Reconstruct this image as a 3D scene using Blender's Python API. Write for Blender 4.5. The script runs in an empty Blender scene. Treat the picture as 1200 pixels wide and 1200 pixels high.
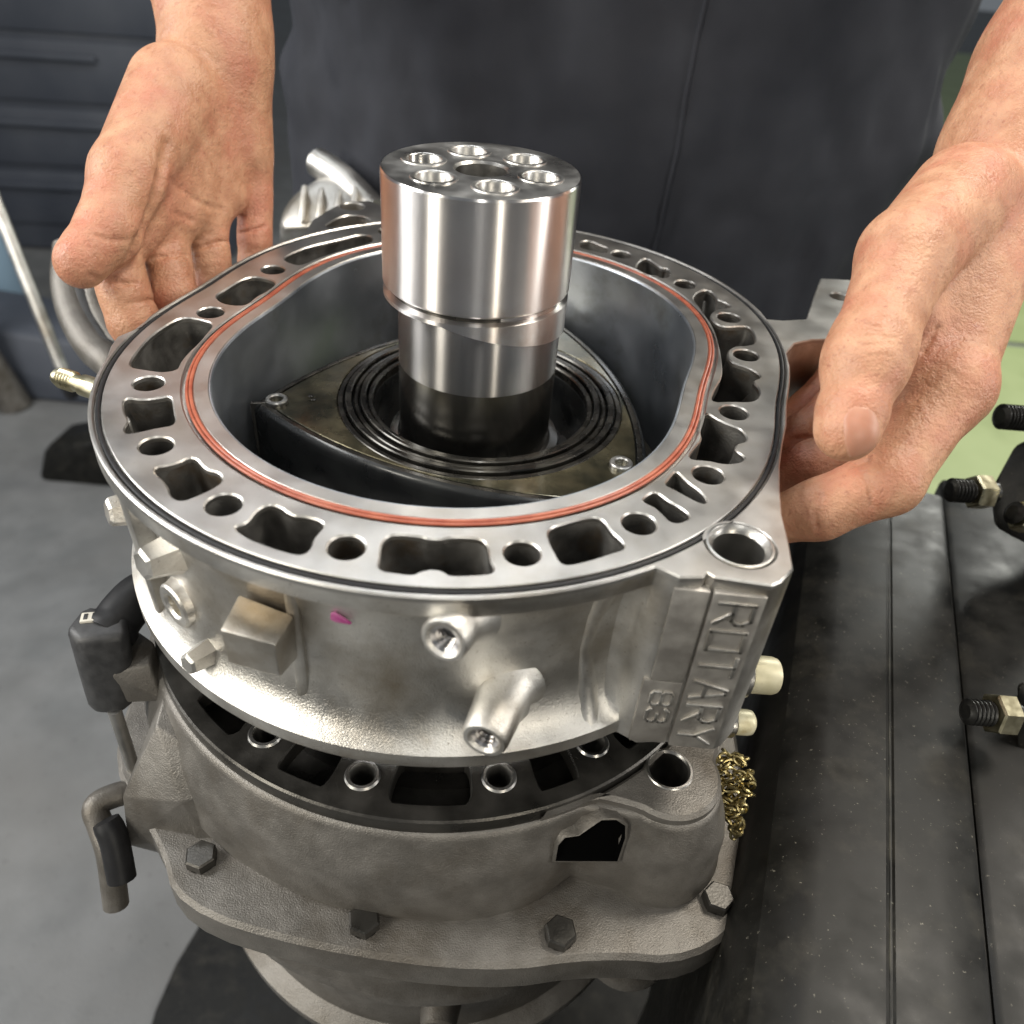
import bpy, bmesh, math, random
import numpy as np
from mathutils import Vector, Matrix, noise
from mathutils.geometry import tessellate_polygon

random.seed(7); rng = np.random.default_rng(5)
sc = bpy.context.scene
C = sc.collection
S = 0.001                                   # all lengths below are millimetres

# ------------------------------------------------------------------ camera
FPX = 957.44                                # focal length in pixels of the 1200 px wide photograph
CAMP = np.array([23.9, -326.0, 160.5])
CR = np.array([0.99602622, 0.05454078, 0.07040649])
CU = np.array([-0.08906048, 0.60996815, 0.78740529])
CF = np.array([0.0, 0.79054675, -0.6124017])
cam = bpy.data.cameras.new('camera'); camo = bpy.data.objects.new('camera', cam); C.objects.link(camo)
m = Matrix.Identity(4)
for i in range(3):
    m[i][0], m[i][1], m[i][2], m[i][3] = CR[i], CU[i], -CF[i], CAMP[i]*S
camo.matrix_world = m
cam.sensor_width = 36; cam.lens = 36*FPX/1200; cam.clip_start = 0.02; cam.clip_end = 60
cam.dof.use_dof = True; cam.dof.focus_distance = 0.330; cam.dof.aperture_fstop = 9.5
sc.camera = camo

# ------------------------------------------------------------------ world and lamps
w = bpy.data.worlds.new('World'); sc.world = w; w.use_nodes = True
bg = w.node_tree.nodes['Background']; bg.inputs[0].default_value = (0.62, 0.68, 0.74, 1); bg.inputs[1].default_value = 0.20

def area(name, loc, target, sx, sy, power, col=(1, 1, 1)):
    l = bpy.data.lights.new(name, 'AREA'); l.shape = 'RECTANGLE'; l.size = sx; l.size_y = sy; l.energy = power; l.color = col
    o = bpy.data.objects.new(name, l); C.objects.link(o); o.location = loc
    d = Vector(target)-Vector(loc); o.rotation_euler = d.to_track_quat('-Z', 'Y').to_euler()
    return o
area('window_light', (-1.55, -0.10, 0.80), (0, 0, -0.05), 0.50, 1.2, 30, (1.0, 0.99, 0.97))
area('window_light', (-1.15, -1.05, 0.55), (0, 0, -0.08), 0.30, 1.0, 17, (1.0, 0.95, 0.84))
area('added_tube_light', (-0.35, 0.9, 1.75), (0, 0, 0), 1.3, 0.16, 16, (0.95, 0.98, 1.0))  # added strip lamp, put in to draw streaks on the shaft
area('ceiling_panel_light', (0.75, 0.30, 1.35), (0.05, 0, 0), 0.5, 0.4, 21, (1.0, 0.93, 0.82))
area('doorway_light', (1.55, -0.25, 0.55), (0, 0, -0.05), 0.28, 1.1, 11, (1.0, 0.97, 0.92))
area('added_tube_light', (0.15, -1.3, 1.9), (0, 0, -0.1), 0.10, 1.2, 9, (1.0, 0.98, 0.93))  # second added strip, in front, for more upright streaks on the shaft
area('added_streak_lamp', (0.75, -1.45, 0.45), (0, 0, -0.08), 0.10, 0.7, 6, (1.0, 0.92, 0.78))  # added narrow tube at front right, only for shaft streaks
area('floor_light', (1.9, 2.3, 1.2), (1.5, 1.9, -0.9), 0.8, 0.8, 45, (1.0, 1.0, 0.92))
sc.view_settings.view_transform = 'Standard'; sc.view_settings.look = 'None'
sc.view_settings.exposure = 0.12; sc.view_settings.gamma = 1.0
sc.render.engine = 'CYCLES'; sc.cycles.use_denoising = True
sc.cycles.max_bounces = 8; sc.cycles.sample_clamp_indirect = 6

# ------------------------------------------------------------------ pixel helpers
def ray(px, py): return CF + (px-600)/FPX*CR - (py-600)/FPX*CU
def onz(px, py, z):
    d = ray(px, py); return CAMP + d*((z-CAMP[2])/d[2])
def ony(px, py, y):
    d = ray(px, py); return CAMP + d*((y-CAMP[1])/d[1])
def atd(px, py, depth): return CAMP + ray(px, py)*depth

# ------------------------------------------------------------------ materials
def nd(t, typ, **k):
    n = t.nodes.new(typ)
    for a, b in k.items(): setattr(n, a, b)
    return n
def mat(name, c1, c2=None, metal=0.0, rough=0.5, nscale=120, detail=6, bump=0.0, bscale=900, rvar=0.0, c3=None, s3=25, lo3=.55, hi3=.7,
        aniso=0.0, arot=0.0, sss=0.0, spec=0.5, coat=0.0, stretch=None, lo=.35, hi=.65, bump2=0, bscale2=100, c4=None, s4=700, lo4=.62, hi4=.70):
    M = bpy.data.materials.new(name); M.use_nodes = True; t = M.node_tree
    p = t.nodes['Principled BSDF']; tc = nd(t, 'ShaderNodeTexCoord'); L = t.links.new
    vec = tc.outputs['Object']
    if stretch:
        mp = nd(t, 'ShaderNodeMapping'); mp.inputs['Scale'].default_value = stretch; L(vec, mp.inputs[0]); vec = mp.outputs[0]
    p.inputs['Metallic'].default_value = metal; p.inputs['Roughness'].default_value = rough
    p.inputs['Specular IOR Level'].default_value = spec; p.inputs['Coat Weight'].default_value = coat
    p.inputs['Coat Roughness'].default_value = 0.12
    n1 = nd(t, 'ShaderNodeTexNoise'); n1.inputs['Scale'].default_value = nscale; n1.inputs['Detail'].default_value = detail; L(vec, n1.inputs['Vector'])
    r1 = nd(t, 'ShaderNodeValToRGB'); r1.color_ramp.elements[0].position = lo; r1.color_ramp.elements[1].position = hi
    r1.color_ramp.elements[0].color = (*c1, 1); r1.color_ramp.elements[1].color = (*(c2 or c1), 1); L(n1.outputs['Fac'], r1.inputs[0])
    col = r1.outputs[0]
    if c3:
        n3 = nd(t, 'ShaderNodeTexNoise'); n3.inputs['Scale'].default_value = s3; n3.inputs['Detail'].default_value = 7; n3.inputs['Roughness'].default_value = .62; L(vec, n3.inputs['Vector'])
        r3 = nd(t, 'ShaderNodeValToRGB'); r3.color_ramp.elements[0].position = lo3; r3.color_ramp.elements[1].position = hi3; L(n3.outputs['Fac'], r3.inputs[0])
        mx = nd(t, 'ShaderNodeMix', data_type='RGBA'); L(r3.outputs[0], mx.inputs['Factor']); L(col, mx.inputs['A']); mx.inputs['B'].default_value = (*c3, 1)
        col = mx.outputs['Result']
    if c4:
        n4 = nd(t, 'ShaderNodeTexNoise'); n4.inputs['Scale'].default_value = s4; n4.inputs['Detail'].default_value = 5; n4.inputs['Roughness'].default_value = .7; L(vec, n4.inputs['Vector'])
        r4 = nd(t, 'ShaderNodeValToRGB'); r4.color_ramp.elements[0].position = lo4; r4.color_ramp.elements[1].position = hi4; L(n4.outputs['Fac'], r4.inputs[0])
        m4 = nd(t, 'ShaderNodeMix', data_type='RGBA'); L(r4.outputs[0], m4.inputs['Factor']); L(col, m4.inputs['A']); m4.inputs['B'].default_value = (*c4, 1); col = m4.outputs['Result']
    L(col, p.inputs['Base Color'])
    if rvar:
        mr = nd(t, 'ShaderNodeMapRange'); mr.inputs['To Min'].default_value = max(.03, rough-rvar); mr.inputs['To Max'].default_value = rough+rvar
        mr.inputs['From Min'].default_value = .3; mr.inputs['From Max'].default_value = .7
        L(n1.outputs['Fac'], mr.inputs['Value']); L(mr.outputs[0], p.inputs['Roughness'])
    nrm = None
    for b, s in ((bump, bscale), (bump2, bscale2)):
        if b:
            n2 = nd(t, 'ShaderNodeTexNoise'); n2.inputs['Scale'].default_value = s; n2.inputs['Detail'].default_value = 4; L(vec, n2.inputs['Vector'])
            bp = nd(t, 'ShaderNodeBump'); bp.inputs['Strength'].default_value = b; bp.inputs['Distance'].default_value = 0.5/s if s > 200 else .0012
            L(n2.outputs['Fac'], bp.inputs['Height'])
            if nrm: L(nrm, bp.inputs['Normal'])
            nrm = bp.outputs[0]
    if nrm: L(nrm, p.inputs['Normal'])
    if aniso:
        p.inputs['Anisotropic'].default_value = aniso; p.inputs['Anisotropic Rotation'].default_value = arot
        tg = nd(t, 'ShaderNodeTangent', direction_type='RADIAL', axis='Z'); L(tg.outputs[0], p.inputs['Tangent'])
    if sss:
        p.inputs['Subsurface Weight'].default_value = sss; p.inputs['Subsurface Radius'].default_value = (1, .35, .2); p.inputs['Subsurface Scale'].default_value = .004
    return M

A_CAST = mat('cast_aluminium', (.50, .48, .445), (.72, .705, .67), 1, .42, 42, bump=.5, bscale=1500, rvar=.09, c3=(.33, .275, .20), s3=19, lo3=.48, hi3=.73, bump2=.16, bscale2=170, c4=(.27, .24, .20), s4=800)
JACKET = mat('stained_shaded_wall', (.09, .086, .08), (.19, .183, .17), .8, .48, 90, bump=.4, bscale=1200, rvar=.1, c3=(.13, .10, .07), s3=60)  # coolant stain, darkened further to paint recess shade into pockets and bolt holes
A_MACH = mat('machined_aluminium', (.47, .455, .43), (.54, .525, .50), 1, .37, 60, bump=.18, bscale=2400, rvar=.05, c3=(.40, .355, .295), s3=28, lo3=.48, hi3=.85, c4=(.24, .215, .18), s4=1300, lo4=.62, hi4=.74)
A_PANEL = mat('sandcast_panel', (.34, .32, .295), (.44, .42, .39), .8, .5, 150, bump=.4, bscale=1800, rvar=.06)
LINER = mat('chrome_liner', (.33, .36, .40), (.46, .49, .53), .9, .36, 28, rvar=.12, bump=.05, bscale=1500, c3=(.25, .26, .25), s3=22)
RED = mat('red_rubber', (.25, .055, .030), (.37, .115, .066), 0, .36, 140)
BLACKR = mat('black_rubber', (.008, .008, .009), (.014, .014, .015), 0, .5, 200, spec=.3)
STEEL = mat('polished_steel', (.70, .67, .65), (.80, .78, .76), 1, .29, 26, aniso=1.0, arot=.25, c3=(.58, .50, .44), s3=18)
STEELJ = mat('darker_steel', (.55, .53, .51), (.66, .64, .62), 1, .24, 30, aniso=1.0, arot=.25)  # a little darker than the steel of the upper journal
STEELP = mat('bore_reflection_steel', (.24, .235, .225), (.31, .305, .29), 1, .24, 30, coat=.0)  # dark tint paints in the bore's reflection on the shaft foot
STEELD = mat('dull_steel', (.34, .33, .31), (.48, .47, .45), 1, .35, 60, bump=.1, rvar=.1)
ROTF = mat('oily_rotor_face', (.085, .074, .044), (.20, .175, .105), .75, .24, 45, rvar=.12, bump=.15, bscale=500, c3=(.035, .037, .025), s3=30, lo3=.42, hi3=.62, coat=.6)
ROTD = mat('dark_rotor_flank', (.020, .021, .022), (.045, .046, .045), .6, .30, 50, rvar=.1, coat=.3)
RING = mat('dark_seal_ring', (.035, .033, .030), (.075, .07, .06), .8, .28, 90, rvar=.1, coat=.3)
IRON = mat('oily_iron_deck', (.040, .038, .034), (.085, .08, .072), .75, .34, 60, rvar=.1, bump=.15, bscale=900)
GREY = mat('grey_casting', (.140, .130, .116), (.185, .173, .156), .55, .45, 90, bump=.8, bscale=1500, rvar=.07, c3=(.085, .072, .056), s3=24, lo3=.48, hi3=.74, bump2=.12, bscale2=220, c4=(.08, .07, .06), s4=1400, lo4=.60, hi4=.72)
BRASS = mat('yellow_zinc', (.46, .41, .26), (.62, .58, .42), 1, .34, 200, rvar=.08)
BRASSD = mat('old_brass', (.24, .19, .08), (.46, .39, .20), 1, .32, 300, rvar=.1)
BLACKST = mat('black_painted_steel', (.005, .005, .0045), (.011, .0107, .0095), 0, .42, 60, rvar=.10, bump=.10, bscale=2600, c3=(.028, .026, .021), s3=45, lo3=.52, hi3=.78, spec=.2, c4=(.17, .16, .13), s4=560, lo4=.655, hi4=.70)
VOID = mat('port_shade_black', (.002, .002, .002), None, 0, 1.0, spec=0.0)  # flat black standing in for the unlit depth of the port
SCRATCH = mat('worn_edge', (.008, .008, .007), (.085, .08, .062), .2, .5, 45, lo=.48, hi=.72)
BLACKTH = mat('black_thread', (.014, .014, .014), (.03, .03, .028), .5, .35, 300)
BLACKPL = mat('black_plastic', (.022, .022, .023), (.04, .04, .041), 0, .48, 200, bump=.2, bscale=1500)
IVORY = mat('ivory_plastic', (.55, .52, .45), None, 0, .5)
SKIN = mat('skin', (.41, .20, .115), (.51, .275, .165), 0, .43, 110, bump=.9, bscale=1000, c3=(.44, .155, .10), s3=34, lo3=.46, hi3=.76, sss=.10, spec=.45, rvar=.10, bump2=.45, bscale2=300, c4=(.30, .115, .07), s4=330, lo4=.58, hi4=.74)
NAIL = mat('nail', (.42, .195, .125), (.49, .26, .175), 0, .42, 60, sss=.2, spec=.5)
CLOTH = mat('dark_work_cloth', (.027, .029, .036), (.036, .038, .046), 0, .85, 20, bump=.5, bscale=1500, spec=.2)
CONC = mat('grey_concrete', (.122, .126, .128), (.165, .168, .170), 0, .6, 14.0, bump=.3, bscale=240, c3=(.125, .123, .12), s3=2.2, lo3=.45, hi3=.75, c4=(.08, .08, .08), s4=70, lo4=.62, hi4=.7)
GREENF = mat('green_floor_paint', (.29, .35, .155), (.34, .40, .19), 0, .5, 5, c3=(.25, .30, .13), s3=4)
NAVY = mat('navy_paint', (.045, .053, .072), (.065, .073, .092), 0, .6, 6)
CREAM = mat('cream_zinc', (.60, .55, .36), (.70, .65, .46), .25, .42, 150, c3=(.42, .34, .18), s3=90)
MAGENTA = mat('magenta_paint', (.36, .04, .20), (.42, .16, .30), .3, .5, 500)
BOOT = mat('boot_leather', (.02, .018, .016), None, 0, .5)

# ------------------------------------------------------------------ mesh helpers
class MB:
    def __init__(s): s.v = []; s.f = []
    def add(s, vs, fs):
        o = len(s.v); s.v += [tuple(float(c) for c in p) for p in vs]; s.f += [tuple(o+i for i in f) for f in fs]; return s
    def build(s, name, material, parent=None, angle=35, flip=False):
        me = bpy.data.meshes.new(name); me.from_pydata([(a*S, b*S, c*S) for a, b, c in s.v], [], s.f)
        bm = bmesh.new(); bm.from_mesh(me); bmesh.ops.remove_doubles(bm, verts=bm.verts, dist=2e-6)
        bmesh.ops.recalc_face_normals(bm, faces=bm.faces); bm.to_mesh(me); bm.free()
        me.polygons.foreach_set('use_smooth', [True]*len(me.polygons))
        me.set_sharp_from_angle(angle=math.radians(angle)); me.materials.append(material)
        o = bpy.data.objects.new(name, me); C.objects.link(o)
        if parent: o.parent = parent; o.matrix_parent_inverse = Matrix.Translation(-ROOT.get(parent.name, Vector()))
        return o
ROOT = {}
def thing(name, loc, label, cat, group=None):
    o = bpy.data.objects.new(name, None); C.objects.link(o); o.location = Vector(loc)*S; o.empty_display_size = .02
    ROOT[o.name] = o.location.copy(); o['label'] = label; o['category'] = cat
    if group: o['group'] = group
    return o
def tag(o, label, cat, group=None):
    o['label'] = label; o['category'] = cat
    if group: o['group'] = group
    return o

def area2(l): return 0.5*sum(l[i][0]*l[(i+1) % len(l)][1]-l[(i+1) % len(l)][0]*l[i][1] for i in range(len(l)))
def ccw(l): l = [tuple(p[:2]) for p in l]; return l if area2(l) > 0 else l[::-1]
def normals(l):
    P = np.array(l, float); T = np.roll(P, -1, 0)-np.roll(P, 1, 0); T /= (np.linalg.norm(T, axis=1)[:, None]+1e-9)
    return np.stack([T[:, 1], -T[:, 0]], -1)          # outward for ccw
def chaikin(l, n=2):
    P = np.array([p[:2] for p in l], float)
    for _ in range(n):
        Q = np.roll(P, -1, 0); P = np.stack([.75*P+.25*Q, .25*P+.75*Q], 1).reshape(-1, 2)
    return P.tolist()
def circ(x, y, r, n=28): return [(x+r*math.cos(2*math.pi*i/n), y+r*math.sin(2*math.pi*i/n)) for i in range(n)]
def caps(mb, loops, z, up=True):
    pl = [[Vector((p[0], p[1], 0)) for p in l] for l in loops]
    tris = tessellate_polygon(pl); flat = [(p[0], p[1], z) for l in loops for p in l]
    mb.add(flat, [t if up else t[::-1] for t in tris])
def wall(mb, A, B):                                   # quads between two equal rings of 3-D points
    n = len(A); mb.add(list(A)+list(B), [(i, (i+1) % n, n+(i+1) % n, n+i) for i in range(n)])
def plate(mb, outer, holes, z0, z1, bev=.4, bottom=False, hb=None, skip_outer=False):
    """sheet with holes, top at z0, walls to z1, chamfered upper edges"""
    hb = bev if hb is None else hb
    outer = np.array(ccw(outer)); N = normals(outer); top = outer-N*bev
    hs = [np.array(ccw(h)) for h in holes]; ht = [h+normals(h)*hb for h in hs]
    caps(mb, [top.tolist()]+[h.tolist() for h in ht], z0)
    def z(P, zz): return [(p[0], p[1], zz) for p in P]
    if not skip_outer:
        wall(mb, z(top, z0), z(outer, z0-bev)); wall(mb, z(outer, z0-bev), z(outer, z1))
    for h, t_ in zip(hs, ht):
        wall(mb, z(t_, z0), z(h, z0-hb)); wall(mb, z(h, z0-hb), z(h, z1))
    if bottom: caps(mb, [outer.tolist()]+[h.tolist() for h in hs], z1, False)
    return mb
def frame(ax):
    a = Vector(ax).normalized(); u = a.orthogonal().normalized(); return a, u, a.cross(u)
def lathe(mb, base, ax, prof, n=32, close0=True, close1=True, uref=None):
    a, u, v = frame(ax)
    if uref is not None: u = (Vector(uref)-a*a.dot(Vector(uref))).normalized(); v = a.cross(u)
    b = Vector(base); rings = []
    for r, h in prof: rings.append([b+a*h+(u*math.cos(2*math.pi*i/n)+v*math.sin(2*math.pi*i/n))*r for i in range(n)])
    for A, B in zip(rings, rings[1:]): wall(mb, A, B)
    if close0: mb.add(rings[0], [tuple(range(n))])
    if close1: mb.add(rings[-1], [tuple(range(n))])
    return mb
def tube(mb, pts, rad, n=14):
    pts = [Vector(p) for p in pts]; rad = rad if hasattr(rad, '__len__') else [rad]*len(pts); prev = None; rings = []
    for i, p in enumerate(pts):
        t = (pts[min(i+1, len(pts)-1)]-pts[max(i-1, 0)]).normalized()
        u = t.orthogonal().normalized() if prev is None else (prev-t*t.dot(prev)).normalized()
        prev = u; v = t.cross(u); rings.append([p+(u*math.cos(2*math.pi*k/n)+v*math.sin(2*math.pi*k/n))*rad[i] for k in range(n)])
    for A, B in zip(rings, rings[1:]): wall(mb, A, B)
    mb.add(rings[0], [tuple(range(n))]); mb.add(rings[-1], [tuple(range(n))]); return mb
def bez(pts, n=8):
    P = [np.array(p, float) for p in pts]; out = []
    P = [2*P[0]-P[1]]+P+[2*P[-1]-P[-2]]
    for i in range(1, len(P)-2):
        for k in range(n):
            t = k/n; a, b, c, d = P[i-1:i+3]
            out.append(.5*((2*b)+(c-a)*t+(2*a-5*b+4*c-d)*t*t+(3*b-a-3*c+d)*t**3))
    out.append(P[-2]); return out
def hull(mb, pts, bev=1.5, seg=2):
    bm = bmesh.new()
    for p in pts: bm.verts.new(p)
    r = bmesh.ops.convex_hull(bm, input=bm.verts)
    junk = [e for e in set(r['geom_interior']+r['geom_unused']) if isinstance(e, bmesh.types.BMVert)]
    if junk: bmesh.ops.delete(bm, geom=junk, context='VERTS')
    bmesh.ops.dissolve_limit(bm, angle_limit=.02, verts=bm.verts, edges=bm.edges)
    if bev: bmesh.ops.bevel(bm, geom=list(bm.edges), offset=bev, segments=seg, affect='EDGES', profile=.5)
    bm.verts.index_update(); mb.add([v.co[:] for v in bm.verts], [[v.index for v in f.verts] for f in bm.faces]); bm.free(); return mb
def box(mb, c, size, X=(1, 0, 0), Z=(0, 0, 1), bev=1.0):
    x = Vector(X).normalized(); z = Vector(Z); z = (z-x*z.dot(x)).normalized(); y = z.cross(x); c = Vector(c)
    return hull(mb, [c+x*(a*size[0]/2)+y*(b*size[1]/2)+z*(d*size[2]/2) for a in (-1, 1) for b in (-1, 1) for d in (-1, 1)], bev)

# ------------------------------------------------------------------ the bore curve (epitrochoid) and its offsets
PHI = 1.32608; RG, EC = 106.2, 13.7
def bore(off=0.0, n=240):
    t = np.linspace(0, 2*np.pi, n, endpoint=False)
    x = RG*np.cos(t)+EC*np.cos(3*t); y = RG*np.sin(t)+EC*np.sin(3*t)
    dx = -RG*np.sin(t)-3*EC*np.sin(3*t); dy = RG*np.cos(t)+3*EC*np.cos(3*t); l = np.hypot(dx, dy)
    x = x+off*dy/l; y = y-off*dx/l; c, s = math.cos(PHI), math.sin(PHI)
    return np.stack([c*x-s*y, s*x+c*y], -1)
def at_angle(off, deg):
    B = bore(off, 1440); a = np.degrees(np.arctan2(B[:, 1], B[:, 0])); i = np.argmin(np.abs((a-deg+180) % 360-180)); return B[i]
def P0(L, z=0): return [tuple(onz(x, y, z)[:2]) for x, y in L]

# outline of the flange: round part follows the bore, ears are spliced in
OFF = 42.4
EAR_A = [(67.5, -137), (69.0, -139.3), (75.4, -143), (82.5, -142), (84, -139.8), (86, -141.5), (103, -143), (106, -141), (111.2, -134.5), (112.6, -121), (113.4, -107), (115.8, -92), (118.6, -78), (123, -62), (127, -48)]
EAR_B = [(137, 4), (141, 16), (147, 27), (157, 33), (175, 37), (214, 40), (222, 70), (214, 116), (180, 113), (169, 84), (159, 56), (147, 52), (139, 51.5), (136.4, 59)]
EAR_C = [(-44, 156), (-62, 164), (-79, 175), (-90, 171), (-97, 158), (-103, 134), (-110, 116)]
EAR_D = [(-133.5, -4), (-139, -14), (-144.5, -25), (-143.5, -33), (-137, -41)]
def splice():
    B = bore(OFF, 480); ang = np.degrees(np.arctan2(B[:, 1], B[:, 0])); pts = [(p[0], p[1], 1.0, a) for p, a in zip(B, ang)]
    on = lambda p: tuple(at_angle(OFF, math.degrees(math.atan2(p[1], p[0]))))
    for E, ww in ((EAR_A, 0), (EAR_B, 0), (EAR_C, 0), (EAR_D, .6)):
        E = [on(E[0])]+list(E[1:-1])+[on(E[-1])]
        ea = [math.degrees(math.atan2(y, x)) for x, y in E]; a0, a1 = ea[0], ea[-1]
        if a1 < a0-180: a1 += 360
        if (a1-a0) % 360 > 180: a0, a1 = a1, a0; E = E[::-1]
        span = (a1-a0) % 360
        idx = [i for i, p in enumerate(pts) if p[3] is not None and ((p[3]-a0) % 360) <= span]
        # rotate list so that the removed run is contiguous at the end
        k = idx[0] if (idx[-1]-idx[0]+1) == len(idx) else next(i for i in idx if i-1 not in idx)
        pts = pts[k:]+pts[:k]; pts = pts[len(idx):]
        D = []
        for (x0, y0), (x1, y1) in zip(E, E[1:]):
            n = max(1, int(math.hypot(x1-x0, y1-y0)/3))
            D += [(x0+(x1-x0)*j/n, y0+(y1-y0)*j/n, ww, None) for j in range(n)]
        D.append((*E[-1], ww, None)); pts = pts+D
    return pts
OUT = splice(); OUTL = [(p[0], p[1]) for p in OUT]
OW = np.array([p[2] for p in OUT]); k = np.array([.15, .2, .3, .2, .15])
if area2(OUTL) < 0: OUTL = OUTL[::-1]; OW = OW[::-1]

BOLT_PX = [(174, 449), (183, 522), (262, 591), (406, 641), (612, 648), (749, 613), (830, 556), (860, 483), (874, 416), (854, 372), (803, 333), (728, 298), (320, 316), (247, 366)]
BOLTS = P0(BOLT_PX)+[tuple(at_angle(26, a)) for a in (79, 97, 115)]
def r1(L, s, ox, oy): return [(x*s+ox, y*s+oy) for x, y in L]
POCKETS = [
 r1([(270, 512), (400, 532), (520, 516), (605, 500), (615, 590), (640, 705), (500, 725), (400, 750), (285, 772), (270, 735), (312, 680), (265, 610)], 1/6, 100, 380),
 [(150, 430), (158, 415), (176, 394), (196, 380), (214, 371), (235, 374), (251, 379), (243, 389), (232, 402), (219, 414), (211, 424), (208, 433), (190, 436), (172, 433)],
 [(251, 347), (266, 338), (284, 327), (300, 323), (327, 330), (311, 342), (300, 347), (289, 357), (276, 358), (260, 355)],
 [(330, 303), (345, 295), (364, 288), (396, 281), (423, 274), (437, 277), (437, 284), (407, 291), (385, 298), (372, 302), (353, 311), (342, 309)],
 [(175, 548), (205, 544), (227, 533), (240, 550), (257, 553), (262, 563), (247, 573), (227, 582), (213, 587), (200, 582), (197, 567)],
 r1([(310, 460), (420, 440), (480, 350), (560, 305), (640, 315), (730, 385), (830, 390), (940, 420), (960, 460), (880, 540), (860, 620), (800, 660), (700, 640), (550, 590), (420, 540)], 1/6, 220, 540),
 r1([(280, 340), (330, 285), (400, 275), (560, 290), (610, 310), (720, 310), (760, 295), (980, 300), (1030, 360), (1040, 450), (1075, 520), (1050, 552), (900, 560), (760, 565), (720, 530), (640, 515), (560, 530), (500, 560), (400, 545), (255, 525), (275, 430)], 1/6, 400, 580),
 r1([(245, 480), (400, 430), (560, 390), (640, 410), (700, 500), (770, 560), (805, 612), (700, 645), (580, 685), (400, 732), (340, 712), (310, 650), (270, 580)], 1/6, 600, 540),
 [(752, 585), (765, 576), (772, 578), (783, 587), (795, 593), (811, 605), (798, 612), (787, 612), (778, 603), (769, 594), (759, 590)],
 r1([(190, 850), (240, 790), (280, 740), (330, 790), (380, 840), (470, 900), (530, 980), (490, 1005), (350, 930), (260, 880)], .15, 750, 440),
 r1([(520, 285), (600, 340), (700, 385), (800, 420), (850, 510), (750, 530), (735, 580), (830, 640), (780, 680), (650, 690), (550, 662), (365, 652), (430, 560), (490, 500), (470, 430), (490, 350)], .15, 750, 440),
 [(867, 382), (877, 382), (884, 390), (886, 402), (875, 405), (862, 405), (854, 409), (852, 415), (855, 422), (862, 426), (872, 429), (882, 433), (894, 442), (880, 446), (891, 456), (889, 467), (879, 471), (855, 470), (832, 471), (838, 455), (846, 443), (847, 430), (845, 416), (843, 405), (839, 393), (833, 382), (826, 370), (819, 358), (811, 349), (819, 341), (830, 339), (839, 346), (840, 351), (850, 354), (858, 360), (848, 361), (838, 363), (832, 368), (834, 375), (842, 381), (852, 383)],
 [(745, 313), (750, 305), (758, 302), (767, 308), (775, 314), (783, 314), (787, 322), (778, 327), (768, 322), (760, 322), (750, 318)],
 [(678, 284), (690, 281), (703, 287), (714, 291), (711, 297), (695, 294), (681, 291)],
]
PK = [chaikin(ccw(P0(p)), 2) for p in POCKETS]
def slot(a0, a1, o0=17, o1=34):
    A = [at_angle(o0, a) for a in np.linspace(a0, a1, 6)]; B = [at_angle(o1, a) for a in np.linspace(a1, a0, 6)]
    return chaikin(ccw([tuple(p) for p in A+B]), 2)
PK += [slot(84, 92), slot(102, 110)]
DOWEL = (96.4, -125.0); DOWEL_C = (-86.5, 162)
WINDOW = chaikin(ccw(P0([(377, 267), (395, 255), (412, 251), (433, 255), (434, 262), (405, 264)])), 1)
BR = 5.6

# ================================================================== SETTING
mb = MB(); mb.add([(-9000, -4000, -900), (9000, -4000, -900), (9000, 14000, -900), (-9000, 14000, -900)], [(0, 1, 2, 3)])
fl = mb.build('floor', CONC); fl['kind'] = 'structure'
mb = MB(); mb.add([(760, 300, -896), (5000, 300, -896), (5000, 2120, -896), (760, 2120, -896)], [(0, 1, 2, 3)])
mb.add([(760, 2150, -896), (5000, 2150, -896), (5000, 9000, -896), (760, 9000, -896)], [(0, 1, 2, 3)])
gf = mb.build('painted_floor', GREENF); gf['kind'] = 'structure'

# ================================================================== ROTOR HOUSING
RH = thing('rotor_housing', (0, 0, -80), 'oval silver cast aluminium rotor housing with red seal ring, held in both hands', 'engine part')
# casting: side skin with a recessed waist between two flanges, holes straight through
mb = MB(); O = np.array(OUTL); N = normals(OUTL)
ks = np.ones(7)/7
for _ in range(2):
    N = np.stack([np.convolve(np.r_[N[-3:, c], N[:, c], N[:3, c]], ks, 'valid') for c in (0, 1)], -1)
N /= np.linalg.norm(N, axis=1)[:, None]
Wt = np.convolve(np.r_[OW[-1:], OW, OW[:1]], np.ones(3)/3, 'valid')
prof = [(-2, 0), (-7.2, 0), (-8.0, .05), (-9.5, .30), (-12, .58), (-17, .82), (-26, .96), (-40, 1), (-53, .97), (-62, .84), (-67.5, .60), (-71, .34), (-73, .06), (-73.6, 0), (-79.4, 0), (-80, .04)]
rings = []
ang = np.degrees(np.arctan2(O[:, 1], O[:, 0]))
INSET = 10.3+0.6*np.exp(-((ang+75)/9)**2)
for z, f in prof:
    Q = O-N*(INSET*f*Wt)[:, None]; rings.append([(q[0], q[1], z) for q in Q])
for A, B in zip(rings, rings[1:]): wall(mb, A, B)
fixed = [ccw(h) for h in [bore(1.6).tolist()]+[circ(*DOWEL, 8.4), circ(*DOWEL_C, 7.0), circ(184, 89, 5), WINDOW]]
bolt_l = [ccw(circ(x, y, BR)) for x, y in BOLTS]
def drafted(h):
    P = np.array(ccw(h)); c0 = P.mean(0); return (c0*(1-1.6/np.linalg.norm(c0))+(P-c0)*.80).tolist()
PKD = [drafted(h) for h in PK]
caps(mb, [OUTL]+fixed+[ccw(h) for h in PK]+bolt_l, -2); caps(mb, [[(q[0], q[1]) for q in rings[-1]]]+fixed+PKD+bolt_l, -80, False)
for h in fixed: wall(mb, [(x, y, -2) for x, y in h], [(x, y, -80) for x, y in h])
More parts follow.
